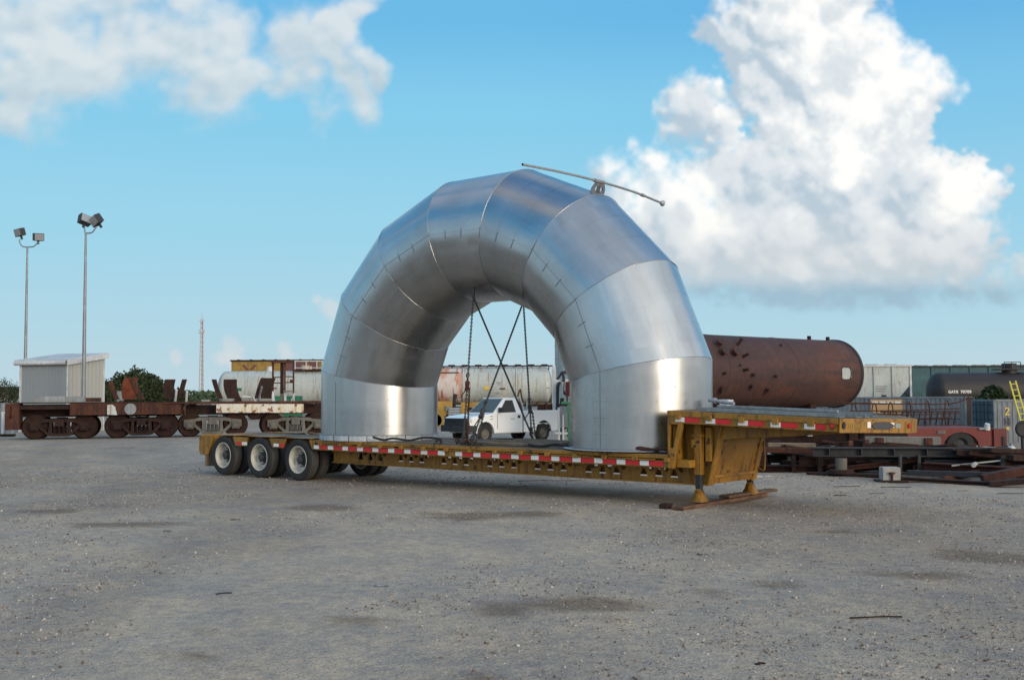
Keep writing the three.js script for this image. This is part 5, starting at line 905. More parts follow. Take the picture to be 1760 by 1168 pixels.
  obj('post', bar([0, 0, 0], G(953, 634), 0.2), M.trim, ga); obj('post', bar([0.95, 0, -0.4], [0.95, G(0, 652)[1], -0.4], 0.1), M.rustDark, ga); obj('arm', bar(G(951, 655), G(990, 654), 0.15), M.trim, ga); obj('canopy', [bar(G(958, 652), G(967, 639), 0.12), bar(G(967, 639.5), G(986, 641), 0.16)], M.darkSteel, ga);
  obj('black_pipe', [tube([G(957, 712, 0.2), G(958, 690, 0.2), G(960, 660, 0.2), G(963, 657, 0.2)], 0.08, 20, 8), tube([G(967, 640, 0.1), G(969, 650, 0.2), G(968, 672, 0.2), G(974, 678, 0.2), G(979, 672, 0.2)], 0.07, 24, 8), tube([G(964, 712, 0.3), G(964, 700, 0.3), G(966, 684, 0.3)], 0.1, 16, 8)], M.black, ga);
  obj('white_pipe', [bar(G(966, 676, 0.25), G(967, 656, 0.25), 0.1), bar(G(972, 650, 0.1), G(972, 672, 0.1), 0.1)], M.trim, ga);
  const rt = thing('red_tank', 'small red upright tank beside the white gantry arm', 'tank', [gx(978), ground(gx(978), 57), -57]); const ry = (py) => yAt(978, py, 57) - rt.position.y; obj('shell', rod([0, ry(681), 0], [0, ry(657), 0], 0.24, 0.24, 20), M.redPaint, rt); obj('stand', [-0.15, 0.15].map((x) => bar([x, 0, 0], [x, ry(680), 0], 0.07)), M.rustDark, rt); obj('cap', rod([0, ry(657), 0], [0, ry(655), 0], 0.24, 0.1, 20), M.redPaint, rt);
  const vb = thing('valve_box', 'grey equipment box with pipes behind the green post', 'equipment box', arr(onGround(972, 46))); obj('case', box(0.5, 0.9, 0.5, 0, 1.2, 0), M.greySteel, vb); obj('pipe', [rod([-0.3, 0, 0.2], [-0.3, 1.6, 0.2], 0.05), rod([-0.45, 0.5, 0.2], [0.3, 0.5, 0.2], 0.06), rod([-0.12, 0, 0.3], [-0.12, 1.3, 0.3], 0.04)], M.trim, vb); obj('leg', [-0.2, 0.2].map((x) => box(0.07, 0.8, 0.07, x, 0.4, 0)), M.darkSteel, vb);
  const gp = onGround(980, 40), gr = thing('green_post', 'green steel post with short top arm beside the right foot of the elbow', 'post', arr(gp)); const ph = yAt(980, 692, 40) - gp.y; obj('upright', ibeam([0, 0, 0], [0, ph, 0], 0.2, 0.2, 0.025), M.greenPaint, gr); obj('top_arm', box(0.34, 0.09, 0.14, -0.17, ph + 0.0, 0), M.greenPaint, gr); obj('base_plate', box(0.4, 0.03, 0.4, 0, 0.015, 0), M.greenPaint, gr);
}
// rusty pressure vessel
{
  const L = 14.5, r = 1.6, th = 39 * Math.PI / 180, end = V(15.56, 2.86, -52), dir = V(Math.cos(th), 0, -Math.sin(th)), o = end.clone().addScaledVector(dir, -L), c = thing('steel_vessel', 'huge rusty brown steel vessel lying behind the raised trailer deck', 'vessel', arr(o), th);
  // shell as a sheet with the cut-out hole near its open end; x along the axis, phi 0 faces the yard
  const pos = [], nx = 116, np = 128, P = (i, j) => { const x = L * i / nx, a = j / np * Math.PI * 2; return [x, Math.sin(a) * r, Math.cos(a) * r]; };
  const hx = 13.2, inHole = (x, a) => { const u = (x - hx) / 0.38, v = (Math.atan2(Math.sin(a + 0.02), Math.cos(a + 0.02)) * r) / 0.29; return u * u * u * u + v * v * v * v < 1; };
  for (let i = 0; i < nx; i++) for (let j = 0; j < np; j++) { if (inHole(L * (i + 0.5) / nx, (j + 0.5) / np * Math.PI * 2)) continue; const a = P(i, j), b = P(i + 1, j), d = P(i, j + 1), e = P(i + 1, j + 1); pos.push(...a, ...b, ...d, ...b, ...e, ...d); }
  const g = new THREE.BufferGeometry(); g.setAttribute('position', new THREE.Float32BufferAttribute(pos, 3)); const n = []; for (let i = 0; i < pos.length; i += 3) n.push(0, pos[i + 1] / r, pos[i + 2] / r); g.setAttribute('normal', new THREE.Float32BufferAttribute(n, 3));
  obj('shell', g, M.rustVessel, c);
  obj('open_rim', lathe([[r - 0.03, -0.07], [r + 0.05, -0.07], [r + 0.05, 0.07], [r - 0.03, 0.07]], 96).rotateZ(-Math.PI / 2).translate(L, 0, 0), M.black, c);
  obj('end_head', lathe([[0.001, -0.5], [0.7, -0.42], [1.3, -0.2], [r, 0]], 64).rotateZ(-Math.PI / 2), M.rustVessel, c);
  for (const x of [4.9, 9.6]) obj('weld_seam', place(new THREE.TorusGeometry(r, 0.014, 6, 96).rotateY(Math.PI / 2), x, 0, 0), M.rustVessel, c);
  obj('cut_rim', tube(Array.from({ length: 17 }, (_, i) => { const a = i / 16 * Math.PI * 2, k = (v, e) => Math.sign(v) * Math.pow(Math.abs(v), e); const ph = k(Math.sin(a), 0.5) * 0.29 / r - 0.02; return [hx + k(Math.cos(a), 0.5) * 0.38, Math.sin(ph) * r, Math.cos(ph) * r]; }), 0.025, 48, 6), M.darkSteel, c);
  camera.updateMatrixWorld(); camera.updateProjectionMatrix(); c.updateMatrixWorld();
  const find = (px, py) => { let best = 1e9, out; for (let x = 3; x < L; x += 0.06) for (let a = -1.2; a < 1.5; a += 0.03) { const p = V(x, Math.sin(a) * r, Math.cos(a) * r).applyMatrix4(c.matrixWorld).project(camera); const e = (p.x * 880 + 880 - px) ** 2 + (584 - p.y * 584 - py) ** 2; if (e < best) { best = e; out = [x, a]; } } return out; };
  for (const [px, py, rad, len] of [[1233, 592, 0.13, 0.2], [1240, 606, 0.13, 0.2], [1261, 607, 0.14, 0.2], [1268, 592, 0.07, 0.34], [1277, 612, 0.06, 0.3], [1278, 635, 0.06, 0.26], [1243, 641, 0.05, 0.14], [1292, 643, 0.06, 0.16], [1240, 665, 0.13, 0.16], [1290, 662, 0.09, 0.14], [1318, 668, 0.1, 0.2], [1332, 645, 0.05, 0.12], [1341, 594, 0.04, 0.06], [1272, 628, 0.03, 0.05]]) {
    const [x, a] = find(px, py), f = (s) => [x, Math.sin(a) * s, Math.cos(a) * s]; const nz = obj('nozzle', rod(f(r - 0.05), f(r + len), rad, rad, 14), M.rustVessel, c); obj('flange', rod(f(r + len), f(r + len + 0.04), rad * 1.45, rad * 1.45, 16), M.rust, nz); obj('bore', rod(f(r + len + 0.04), f(r + len + 0.045), rad * 0.8, rad * 0.8, 14), M.black, nz);
  }
  for (const x of [12.9, 14.4]) obj('top_lug', box(0.12, 0.22, 0.16, x, r + 0.08, x > 12 ? -0.2 : -0.3), M.rustDark, c);
  const b = thing('cribbing', 'dark timber and steel cribbing that the rusty vessel rests on', 'cribbing', [o.x, 0, o.z], th); const gy = (x) => ground(o.x + dir.x * x, -(o.z + dir.z * x));
  for (const x of [2.5, 7, 11.5]) { obj('saddle', place(prism([[-0.9, gy(x)], [0.9, gy(x)], [0.8, 1.42], [0.4, 1.27], [-0.4, 1.27], [-0.8, 1.42]], 0.4).rotateY(Math.PI / 2), x, 0, 0), M.rustDark, b); }
  obj('sill_beam', [box(12, 0.3, 0.3, 7, gy(7) + 0.3, 1.1), box(12, 0.3, 0.3, 7, gy(7) + 0.3, -1.1)], M.rustDark, b);
}
// hopper cars, dark tank car and grey containers at the right
{
  const d = 85, X = (px) => xAt(px, d), c = thing('hopper_car', 'pale grey white ribbed hopper car right of the rusty vessel', 'hopper car', [X(1440), ground(X(1440), d), -d]), g0 = c.position.y, Y = (py) => yAt(1500, py, d) - g0, q = (px) => X(px) - X(1440);
  obj('side', prism([[q(1290), Y(684)], [q(1546), Y(684)], [q(1566), Y(661)], [q(1566), Y(629)], [q(1290), Y(629)]], 3).translate(0, 0, -3), M.carWhite, c);
  for (const px of [1366, 1400, 1438, 1474, 1503.5, 1535]) obj('rib', box(0.12, Y(629) - Y(684), 0.1, q(px), (Y(629) + Y(684)) / 2, 0.05), M.carWhite, c);
  obj('end_post', box(0.16, Y(628) - Y(690), 0.14, q(1566.5), (Y(628) + Y(690)) / 2, 0.02), M.trim, c); obj('end_brace', [bar([q(1566), Y(684), -0.2], [q(1552), Y(668), -0.2], 0.1), box(q(1566) - q(1545), 0.1, 0.3, (q(1566) + q(1545)) / 2, Y(685), -0.2)], M.rust, c);
  obj('slope_sheet', quad([q(1546), Y(684), -0.1], [q(1566), Y(661), -0.1], [q(1566), Y(661), -2.9], [q(1546), Y(684), -2.9], 0.05), M.bogieGrey, c);
  obj('roof_edge', [box(q(1568) - q(1290), 0.16, 3.2, (q(1568) + q(1290)) / 2, Y(628.5), -1.5)], M.trim, c); for (let i = 0; i < 7; i++) obj('hatch', box(0.8, 0.14, 0.7, q(1345 + i * 33), Y(626.4), -1.4), M.greySteel, c);
  obj('faded_lettering', [664, 668, 672].map((y, i) => box(1.0 - i * 0.15, 0.09, 0.02, q(1515), Y(y), 0.012)), M.greySteel, c); obj('dark_plate', box(0.36, 0.12, 0.03, q(1520), Y(680), 0.02), M.black, c); runningGear(c, 11);
  const e = 87, E = (px) => xAt(px, e), tc = thing('hopper_car', 'long dark teal hopper car at the right behind the dark tank car', 'hopper car', [E(1640), ground(E(1640), e), -e]), t0 = tc.position.y, TYp = (py) => yAt(1650, py, e) - t0, qe = (px) => E(px) - E(1640);
  obj('side', span(qe(1569), qe(1850), 1.2, TYp(630), -3, 0), M.teal, tc); for (let i = 0; i < 9; i++) obj('rib', box(0.1, TYp(630) - 1.2, 0.08, qe(1570 + i * 33), (TYp(630) + 1.2) / 2, 0.04), M.teal, tc);
  obj('roof_edge', box(qe(1852) - qe(1568), 0.14, 3.2, (qe(1852) + qe(1568)) / 2, TYp(629.4), -1.5), M.darkSteel, tc); for (let i = 0; i < 8; i++) obj('hatch', box(0.9, 0.16, 0.8, qe(1595 + i * 34), TYp(627.8), -1.3), M.greySteel, tc); runningGear(tc, 12);
  const f = 76, FX = (px) => xAt(px, f), L = 13, kc = thing('tank_car', 'very dark rail tank car with white letters in front of the teal hopper', 'tank car', [FX(1596) + L / 2, ground(FX(1650), f), -f]), k0 = kc.position.y, K = (py) => yAt(1660, py, f) - k0, r = (K(640) - K(706)) / 2, cy = (K(640) + K(706)) / 2, qk = (px) => FX(px) - FX(1596) - L / 2;
  obj('tank', tankShell(L, r, 0.75).translate(0, cy, 0), M.tankBlack, kc); runningGear(kc, L);
  const tx = obj('lettering', place(text('GATX  70709', 0.2, 0.03), qk(1637), K(673), r - 0.01), M.signText, kc); tx.userData.label = 'white reporting letters and number';
  obj('dome', [rod([qk(1737), cy + r - 0.1, 0], [qk(1737), cy + r + 0.62, 0], 0.5, 0.5, 20), box(1.8, 0.08, 1.3, qk(1735), cy + r + 0.2, 0)], M.tankBlack, kc); obj('railing', [1722, 1735, 1750].flatMap((px) => [bar([qk(px), cy + r + 0.2, 0.6], [qk(px), cy + r + 0.7, 0.6], 0.05)]).concat([bar([qk(1722), cy + r + 0.7, 0.6], [qk(1750), cy + r + 0.7, 0.6], 0.05)]), M.darkSteel, kc);
  // containers: ribbed sides built rib by rib
  const container = (name, label, p, turn, L2, H, W, mat, endMat) => {
    const b = thing(name, label, 'container', p, turn);      // local: near lower corner at origin, long side along +x at z = 0, end face at x = 0, depth to -z
    obj('side_wall', span(0.05, L2 - 0.05, 0.15, H - 0.1, -0.06, -0.03), mat, b); obj('back_wall', span(0, L2, 0.15, H - 0.1, -W, -W + 0.03), mat, b); obj('roof', span(0, L2, H - 0.06, H - 0.03, -W, 0), mat, b); obj('floor', span(0, L2, 0.1, 0.2, -W, 0), mat, b);
    obj('frame', [span(0, L2, H - 0.12, H, -0.07, 0.02), span(0, L2, 0, 0.16, -0.07, 0.02), span(-0.02, 0.1, 0, H, -0.1, 0.02), span(L2 - 0.1, L2 + 0.02, 0, H, -0.1, 0.02), span(-0.02, 0.1, 0, H, -W, -W + 0.1), span(-0.02, 0.1, H - 0.12, H, -W, 0), span(-0.02, 0.1, 0, 0.16, -W, 0)], mat, b);
    for (let x = 0.2; x < L2 - 0.2; x += 0.28) obj('corrugation', span(x, x + 0.12, 0.16, H - 0.12, -0.035, 0.0), mat, b);
    obj('end_wall', span(0.03, 0.06, 0.1, H - 0.1, -W + 0.05, -0.05), endMat, b); obj('far_end_wall', span(L2 - 0.06, L2 - 0.03, 0.1, H - 0.1, -W + 0.05, -0.05), endMat, b);
    return b;
  };
  // first container: right end seen, long side runs back to the left; built turned so its +x points left and away
  const A = at(1660, 681, 63), gA = ground(A.x, 63); const L1 = 12.2, ang = 35 * Math.PI / 180;
  const c1 = container('shipping_container', 'long grey ribbed container behind the rebar cage with an orange sign', [A.x - Math.cos(ang) * L1, A.y - 2.55, A.z - Math.sin(ang) * L1], -ang, L1, 2.55, 2.44, M.greyBox, M.rustDark);  // shade of the visible end is put into the brown end wall colour
  const qx = (px) => { c1.updateMatrixWorld(); let best = 1e9, o = 0; for (let x = 0; x < L1; x += 0.05) { const p = V(x, 2, 0).applyMatrix4(c1.matrixWorld).project(camera); const e2 = Math.abs(p.x * 880 + 880 - px); if (e2 < best) { best = e2; o = x; } } return o; };
  const sx0 = qx(1497), sx1 = qx(1551); obj('orange_sign', span(sx0, sx1, 1.55, 2.4, 0.03, 0.05), M.signOrange, c1); obj('sign_text', [0, 1, 2, 3].map((i) => span(sx0 + 0.1 + i * (sx1 - sx0) * 0.24, sx0 + 0.1 + (i + 0.75) * (sx1 - sx0) * 0.24, 2.1, 2.28, 0.05, 0.06)), M.signText, c1);
  const B = at(1708.5, 686, 58), c2 = container('shipping_container', 'blue grey container at the right edge with barred doors and yellow mark', [B.x, B.y - 2.55, B.z], 0.07, 6.06, 2.55, 2.44, M.greyBox, M.blueBox);
  for (let i = 0; i < 6; i++) obj('door_bar', span(-0.05, 0.0, 0.22 + i * 0.4, 0.28 + i * 0.4, -2.3, -0.2), M.darkSteel, c2); obj('lock_rod', [-0.6, -1.0, -1.45, -1.85].map((z) => rod([-0.07, 0.12, z], [-0.07, 2.45, z], 0.025)), M.blueBox, c2); obj('door_panel', [span(-0.03, 0.03, 0.16, 2.42, -1.2, -0.12), span(-0.03, 0.03, 0.16, 2.42, -2.32, -1.24)], M.blueBox, c2);
  obj('yellow_mark', [place(text('2', 0.42, 0.02), 0.72, 1.9, 0.012)], M.logoYellow, c2); obj('vertical_lettering', [span(0.55, 0.66, 1.15, 1.55, 0.01, 0.03), span(0.78, 0.89, 1.15, 1.55, 0.01, 0.03), span(0.6, 0.85, 1.3, 1.38, 0.01, 0.03)], M.logoGrey, c2); obj('yellow_star', place(prism(Array.from({ length: 10 }, (_, i) => [Math.sin(i * 0.628) * (i % 2 ? 0.06 : 0.15), Math.cos(i * 0.628) * (i % 2 ? 0.06 : 0.15)]), 0.02), 0.72, 0.98, 0.01), M.logoYellow, c2);
}

// ------------------------------------------------------------------ right foreground: rebar cage, red flat trailer, scrap pile
{
  const d = 33, X = (px) => xAt(px, d), o = thing('rebar_cage', 'rusty rebar cage of hoops and long bars lying behind the trailer nose', 'rebar cage', [X(1560), 0, -d], 0), Y = (py) => yAt(1580, py, d), q = (px) => X(px) - X(1560);
  [1468, 1503, 1531, 1562, 1594, 1628].forEach((px, i) => { const R2 = 0.36 + 0.02 * i, g = new THREE.TorusGeometry(R2, 0.018, 6, 36, i === 5 ? 5.2 : 6.283); g.rotateZ(0.6).rotateY(1.05); obj('hoop', g.translate(q(px), Y(713), 0), M.rust, o); });
  for (const [a, y0, b, y1, z] of [[1442, 693, 1640, 692, 0.25], [1455, 705, 1640, 702, 0.35], [1470, 731, 1650, 730, 0.2], [1470, 722, 1640, 718, -0.34], [1460, 712, 1636, 710, 0.38], [1440, 690, 1600, 694, -0.2]]) obj('long_bar', tube([[q(a), Y(y0), z], [q((a + b) / 2), Y((y0 + y1) / 2 + 1), z], [q(b), Y(y1), z], [q(b + (y0 === 693 ? 20 : 4)), Y(y1 - (y0 === 693 ? 9 : 0)), z]], 0.02, 20, 6), M.rust, o);
  const p = thing('mesh_panel', 'dark mesh of slanted thin bars leaning behind the rebar cage', 'mesh panel', [X(1600), 0, -d - 0.8]); for (let i = 0; i < 13; i++) obj('slanted_bar', bar([q(1530 + i * 10.5) - q(1600), Y(737), 0], [q(1540 + i * 10.5) - q(1600), Y(708), -0.2], 0.035), M.rustDark, p); for (const y of [708, 721, 737]) obj('cross_bar', bar([q(1528) - q(1600), Y(y), 0.01], [q(1668) - q(1600), Y(y), 0.01], 0.035), M.rustDark, p);
  const e = 30, E = (px) => xAt(px, e), F2 = (py) => yAt(1640, py, e), t2 = thing('red_flat_trailer', 'low red flatbed trailer with one dark wheel under its arch', 'trailer', [E(1640), 0, -e]), k = (px) => E(px) - E(1640);
  const R2 = 0.46, wc = 0.34; obj('side_panel', place(prism([[k(1545), F2(765)], [k(1650) - R2 - 0.06, F2(768)], ...Array.from({ length: 9 }, (_, i) => { const a = Math.PI - i * Math.PI / 8; return [k(1650) + Math.cos(a) * (R2 + 0.04), wc + 0.0 + Math.sin(a) * (R2 - 0.04)]; }), [k(1650) + R2 + 0.06, F2(768)], [k(1706), F2(765)], [k(1706), F2(738)], [k(1660), F2(735)], [k(1545), F2(735)]], 0.08), 0, 0, -0.04), M.redPaint, t2);
  obj('bed', span(k(1545), k(1706), F2(740), F2(735), -2.3, -0.05), M.redPaint, t2); obj('end_box', [span(k(1704), k(1727), F2(768), F2(737), -0.5, 0.1), span(k(1704), k(1728), F2(768), F2(745), -2.3, -0.5)], M.redPaint, t2); obj('dark_slot', span(k(1718), k(1723), F2(766), F2(750), 0.1, 0.13), M.black, t2);
  const wl = sub('wheel', t2); obj('tyre', lathe([[0.2, -0.12], [0.36, -0.13], [0.4, -0.09], [0.4, 0.09], [0.36, 0.13], [0.2, 0.12]], 32).rotateX(Math.PI / 2), M.rubber, wl); obj('rim', lathe([[0.001, 0.05], [0.1, 0.06], [0.16, 0.02], [0.21, 0.1]], 24).rotateX(Math.PI / 2), M.darkSteel, wl); wl.position.set(k(1650), 0.4, -0.12); obj('number_plate', box(0.22, 0.1, 0.02, k(1616), F2(742), 0.055), M.castGrey, t2);
  const lp = thing('lamp_unit', 'small white lamp unit on top of the red flat trailer', 'lamp', [E(1694), F2(738), -e + 0.05]); obj('shell', rod([0, 0, 0], [0, 0.16, 0.05], 0.09, 0.07, 14), M.white, lp); obj('bracket', box(0.26, 0.05, 0.1, -0.1, 0.02, 0), M.greySteel, lp);
  const tw = thing('teal_scrap', 'pale teal scrap piece behind the trailer nose corner', 'scrap', arr(at(1538, 744, 29))); obj('sheet', quad([-0.2, 0, 0], [0.2, 0.02, 0], [0.14, 0.16, -0.1], [-0.16, 0.1, -0.1], 0.03), M.skirt, tw); obj('stand', box(0.3, 0.75, 0.2, 0, -0.38, -0.05), M.rustDark, tw);
  const rk = thing('spoked_reel', 'dark round reel at the right edge below the yellow ladder', 'reel', arr(at(1760, 737, 31))); obj('rim', new THREE.TorusGeometry(0.2, 0.05, 8, 28), M.black, rk); obj('disc', new THREE.CylinderGeometry(0.18, 0.18, 0.05, 24).rotateX(Math.PI / 2), M.darkSteel, rk); obj('stand', box(0.1, 0.9, 0.1, 0, -0.5, -0.05), M.darkSteel, rk);
  // ladder
  const l = 50, A = at(1736, 655, l), ld = thing('yellow_ladder', 'yellow ladder leaning at the right edge against the dark tank car', 'ladder', arr(A)), B = at(1762, 748, l - 1.2).sub(A), u = V(0.27, 0.02, 0); for (const s of [0, 1]) obj('rail', bar(arr(u.clone().multiplyScalar(s)), arr(B.clone().addScaledVector(u, s)), 0.07, 0.05), M.ladderYellow, ld); for (let i = 0; i < 9; i++) { const p0 = B.clone().multiplyScalar((i + 0.5) / 9); obj('rung', rod(arr(p0), arr(p0.clone().add(u)), 0.025, 0.025, 8), M.ladderYellow, ld); }
  // bush
  const r = rng(31), bp = onGround(1719, 68), pos = [], col = [], bu = thing('vine_bush', 'dark green leafy bush growing in front of the dark tank car', 'bush', arr(bp)); const top = yAt(1706, 655, 68) - bp.y;
  for (let i = 0; i < 3400; i++) { const x = rr(-1.65, 1.1, r), hm = top * (0.55 + 0.5 * fbm(x * 1.4 + 4, 3, 0, 801, 3)), y = hm * Math.sqrt(r()), c = V(x, y, rr(-0.5, 0.5, r)), s = 0.07 + 0.06 * r(), g = rr(0.4, 1.15, r); const a = V(r() - 0.5, r() - 0.5, r() - 0.5).normalize().multiplyScalar(s), b = V(r() - 0.5, r() - 0.5, r() - 0.5).normalize().multiplyScalar(s); for (const p0 of [c.clone().sub(a), c.clone().add(b), c.clone().add(a), c.clone().sub(a), c.clone().add(a), c.clone().sub(b)]) { pos.push(p0.x, p0.y, p0.z); col.push(g * 0.9, g, g * 0.6); } }
  const g = new THREE.BufferGeometry(); g.setAttribute('position', new THREE.Float32BufferAttribute(pos, 3)); g.setAttribute('color', new THREE.Float32BufferAttribute(col, 3)); g.computeVertexNormals(); const m = new THREE.Mesh(g, M.leaf); m.name = 'foliage'; bu.add(m); obj('stem', [-0.8, -0.2, 0.6].map((x) => rod([x, 0, 0], [x + 0.2, top * 0.7, 0], 0.05, 0.02, 6)), M.bark, bu);
}
{
  // one steel piece from pixel a to pixel b; depth in metres at each end
  const piece = (name, label, cat, kind, px0, py0, d0, px1, py1, d1, h, w, mat, extra) => {
    const A = at(px0, py0, d0), B = at(px1, py1, d1), mid = A.clone().add(B).multiplyScalar(0.5), o = thing(name, label, cat, arr(mid)), a = arr(A.sub(mid)), b = arr(B.sub(mid));
    const g = kind === 'i' ? ibeam(a, b, h, w, 0.025) : kind === 'c' ? channel(a, b, h, w, 0.02) : kind === 'r' ? rod(a, b, h / 2, h / 2, 16) : bar(a, b, w, h);
    obj(kind === 'r' ? 'pipe' : kind === 'b' ? 'bar' : 'section', g, mat, o); if (extra) extra(o, a, b); return o;
  };
  const stiff = (n, h, w, mat) => (o, a, b) => { for (let i = 0; i < n; i++) { const s = (i + 0.5) / n, p = V(...a).lerp(V(...b), s), dx = V(...b).sub(V(...a)), ang = Math.atan2(-dx.z, dx.x); obj('stiffener', place(box(0.025, h * 0.9, w * 0.9), p.x, p.y, p.z, 0, ang, 0), mat, o); } };
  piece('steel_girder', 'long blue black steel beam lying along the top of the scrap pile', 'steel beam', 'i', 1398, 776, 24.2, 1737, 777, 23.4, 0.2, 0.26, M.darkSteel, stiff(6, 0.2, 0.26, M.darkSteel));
  piece('stone_girder', 'pale grey brown beam with rust patches on top of the scrap pile', 'beam', 'b', 1487, 757, 25.5, 1617, 758, 25, 0.2, 0.3, M.stoneBeam, (o, a, b) => { for (const s of [0.22, 0.86]) { const p = V(...a).lerp(V(...b), s); obj('rust_patch', box(0.34, 0.17, 0.32, p.x, p.y, p.z + 0.0, 0, 0.02, 0), M.rust, o); } });
  piece('rusty_girder', 'reddish steel beam lying left on the scrap pile under the trailer nose', 'steel beam', 'c', 1296, 773, 25.5, 1430, 774, 25, 0.12, 0.24, M.rust);
  piece('pale_plank', 'pale weathered plank on the left end of the scrap pile', 'plank', 'b', 1320, 764, 25.8, 1402, 765, 25.6, 0.1, 0.26, M.paleWood);
  piece('brown_girder', 'deep brown beam under the raised trailer deck behind the pale plank', 'steel beam', 'i', 1290, 751, 28, 1470, 750, 27, 0.42, 0.3, M.rustDark, (o, a, b) => { const p = V(...a).lerp(V(...b), 0.56); obj('pale_bracket', box(0.14, 0.2, 0.36, p.x, p.y + 0.12, p.z + 0.02), M.skirt, o); });
  piece('pale_rod', 'pale thin rod sloping up below the raised trailer deck', 'rod', 'b', 1292, 751, 26, 1362, 741, 26, 0.05, 0.05, M.greySteel);
  piece('brown_girder', 'dark beam below the nose of the trailer right of the pale bracket', 'steel beam', 'i', 1460, 750, 27, 1560, 744, 27, 0.3, 0.3, M.rustDark);
  const post = (label, px, y0, y1, d, w, mat, cat = 'post', name = 'steel_post') => piece(name, label, cat, 'b', px, y0, d, px, y1, d, w, w, mat);
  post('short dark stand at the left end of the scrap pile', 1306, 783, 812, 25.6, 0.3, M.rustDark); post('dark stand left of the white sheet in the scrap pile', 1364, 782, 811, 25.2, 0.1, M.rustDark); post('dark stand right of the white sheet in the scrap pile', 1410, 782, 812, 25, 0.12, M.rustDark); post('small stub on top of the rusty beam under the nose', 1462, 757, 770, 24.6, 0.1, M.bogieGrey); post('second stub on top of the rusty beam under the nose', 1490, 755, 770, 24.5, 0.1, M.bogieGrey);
  post('upright grey steel post at the right of the concrete block', 1548, 780, 826, 22.6, 0.06, M.darkSteel); post('thin upright post under the right end of the blue black beam', 1723, 783, 806, 23, 0.1, M.darkSteel); post('thin upright post right of the grey steel post', 1580, 782, 806, 23.6, 0.07, M.darkSteel);
  piece('white_sheet', 'white metal sheet showing between the dark stands of the scrap pile', 'sheet', 'b', 1374, 791, 26.2, 1406, 790.5, 26.2, 0.2, 0.02, M.white); piece('white_sheet', 'small white sheet scrap near the left stand of the pile', 'sheet', 'b', 1354, 790, 26.2, 1362, 790, 26.2, 0.18, 0.02, M.white); piece('white_sheet', 'tiny white sheet scrap on the ground in the left of the pile', 'sheet', 'b', 1326, 797, 25.9, 1340, 797, 25.9, 0.05, 0.02, M.white); piece('white_sheet', 'small triangular white scrap right of the large white sheet', 'sheet', 'b', 1412, 789, 26.2, 1420, 790, 26.2, 0.1, 0.02, M.white);
  piece('pipe_stub', 'upright grey pipe stub in the middle of the scrap pile', 'pipe', 'r', 1446, 787, 24, 1446, 812, 24, 0.26, 0.26, M.castGrey, (o, a, b) => { obj('flange', rod([b[0], b[1] - 0.02, b[2]], [b[0], b[1] + 0.07, b[2]], 0.3, 0.26, 20), M.rustDark, o); });
  const cb = at(1530, 826, 22.5), cbo = thing('concrete_block', 'pale concrete block with a rusty bolt at the foot of the pile', 'concrete block', [cb.x, 0, cb.z], -0.1); obj('block', box(0.36, 0.28, 0.34, 0, 0.16, 0), M.concrete, cbo); obj('bolt', [rod([0, 0.04, 0.2], [0, 0.18, 0.2], 0.025), rod([0, 0.17, 0.2], [0, 0.205, 0.2], 0.07, 0.06, 12)], M.rust, cbo); obj('pad', box(0.6, 0.04, 0.5, 0, 0.02, 0.1), M.rustDark, cbo);
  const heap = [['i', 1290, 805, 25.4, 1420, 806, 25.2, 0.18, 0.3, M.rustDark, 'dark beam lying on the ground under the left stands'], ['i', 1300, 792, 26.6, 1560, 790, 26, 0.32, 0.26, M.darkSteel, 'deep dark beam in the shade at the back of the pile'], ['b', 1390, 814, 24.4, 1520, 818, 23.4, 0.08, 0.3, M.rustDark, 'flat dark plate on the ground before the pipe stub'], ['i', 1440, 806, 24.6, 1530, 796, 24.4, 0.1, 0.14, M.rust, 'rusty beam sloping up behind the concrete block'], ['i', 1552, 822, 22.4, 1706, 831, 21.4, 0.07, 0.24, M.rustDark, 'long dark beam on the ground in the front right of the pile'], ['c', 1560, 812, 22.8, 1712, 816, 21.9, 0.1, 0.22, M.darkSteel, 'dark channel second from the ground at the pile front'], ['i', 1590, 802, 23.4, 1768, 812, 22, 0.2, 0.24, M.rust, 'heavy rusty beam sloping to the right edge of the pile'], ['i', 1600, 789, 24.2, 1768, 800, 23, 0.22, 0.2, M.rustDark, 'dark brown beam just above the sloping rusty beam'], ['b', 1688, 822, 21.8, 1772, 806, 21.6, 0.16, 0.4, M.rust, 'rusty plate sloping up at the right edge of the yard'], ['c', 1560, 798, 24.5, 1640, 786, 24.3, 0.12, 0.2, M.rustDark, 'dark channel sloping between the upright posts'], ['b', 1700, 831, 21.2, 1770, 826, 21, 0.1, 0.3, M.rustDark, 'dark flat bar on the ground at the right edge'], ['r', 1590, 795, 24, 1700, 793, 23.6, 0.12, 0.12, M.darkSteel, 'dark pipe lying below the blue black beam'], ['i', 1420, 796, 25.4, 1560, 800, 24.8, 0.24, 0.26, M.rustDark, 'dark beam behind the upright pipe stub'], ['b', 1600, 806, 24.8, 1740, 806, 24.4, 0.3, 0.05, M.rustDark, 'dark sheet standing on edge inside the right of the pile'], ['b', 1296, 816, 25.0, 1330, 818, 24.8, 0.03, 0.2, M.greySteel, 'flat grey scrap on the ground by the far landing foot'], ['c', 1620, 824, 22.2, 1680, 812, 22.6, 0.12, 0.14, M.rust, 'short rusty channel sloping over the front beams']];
  for (const [k, ...a] of heap) { const l = a[9]; piece({ i: 'steel_girder', c: 'steel_channel', b: 'flat_bar', r: 'steel_pipe' }[k], l, { i: 'steel beam', c: 'steel channel', b: 'flat bar', r: 'pipe' }[k], k, ...a.slice(0, 9)); }
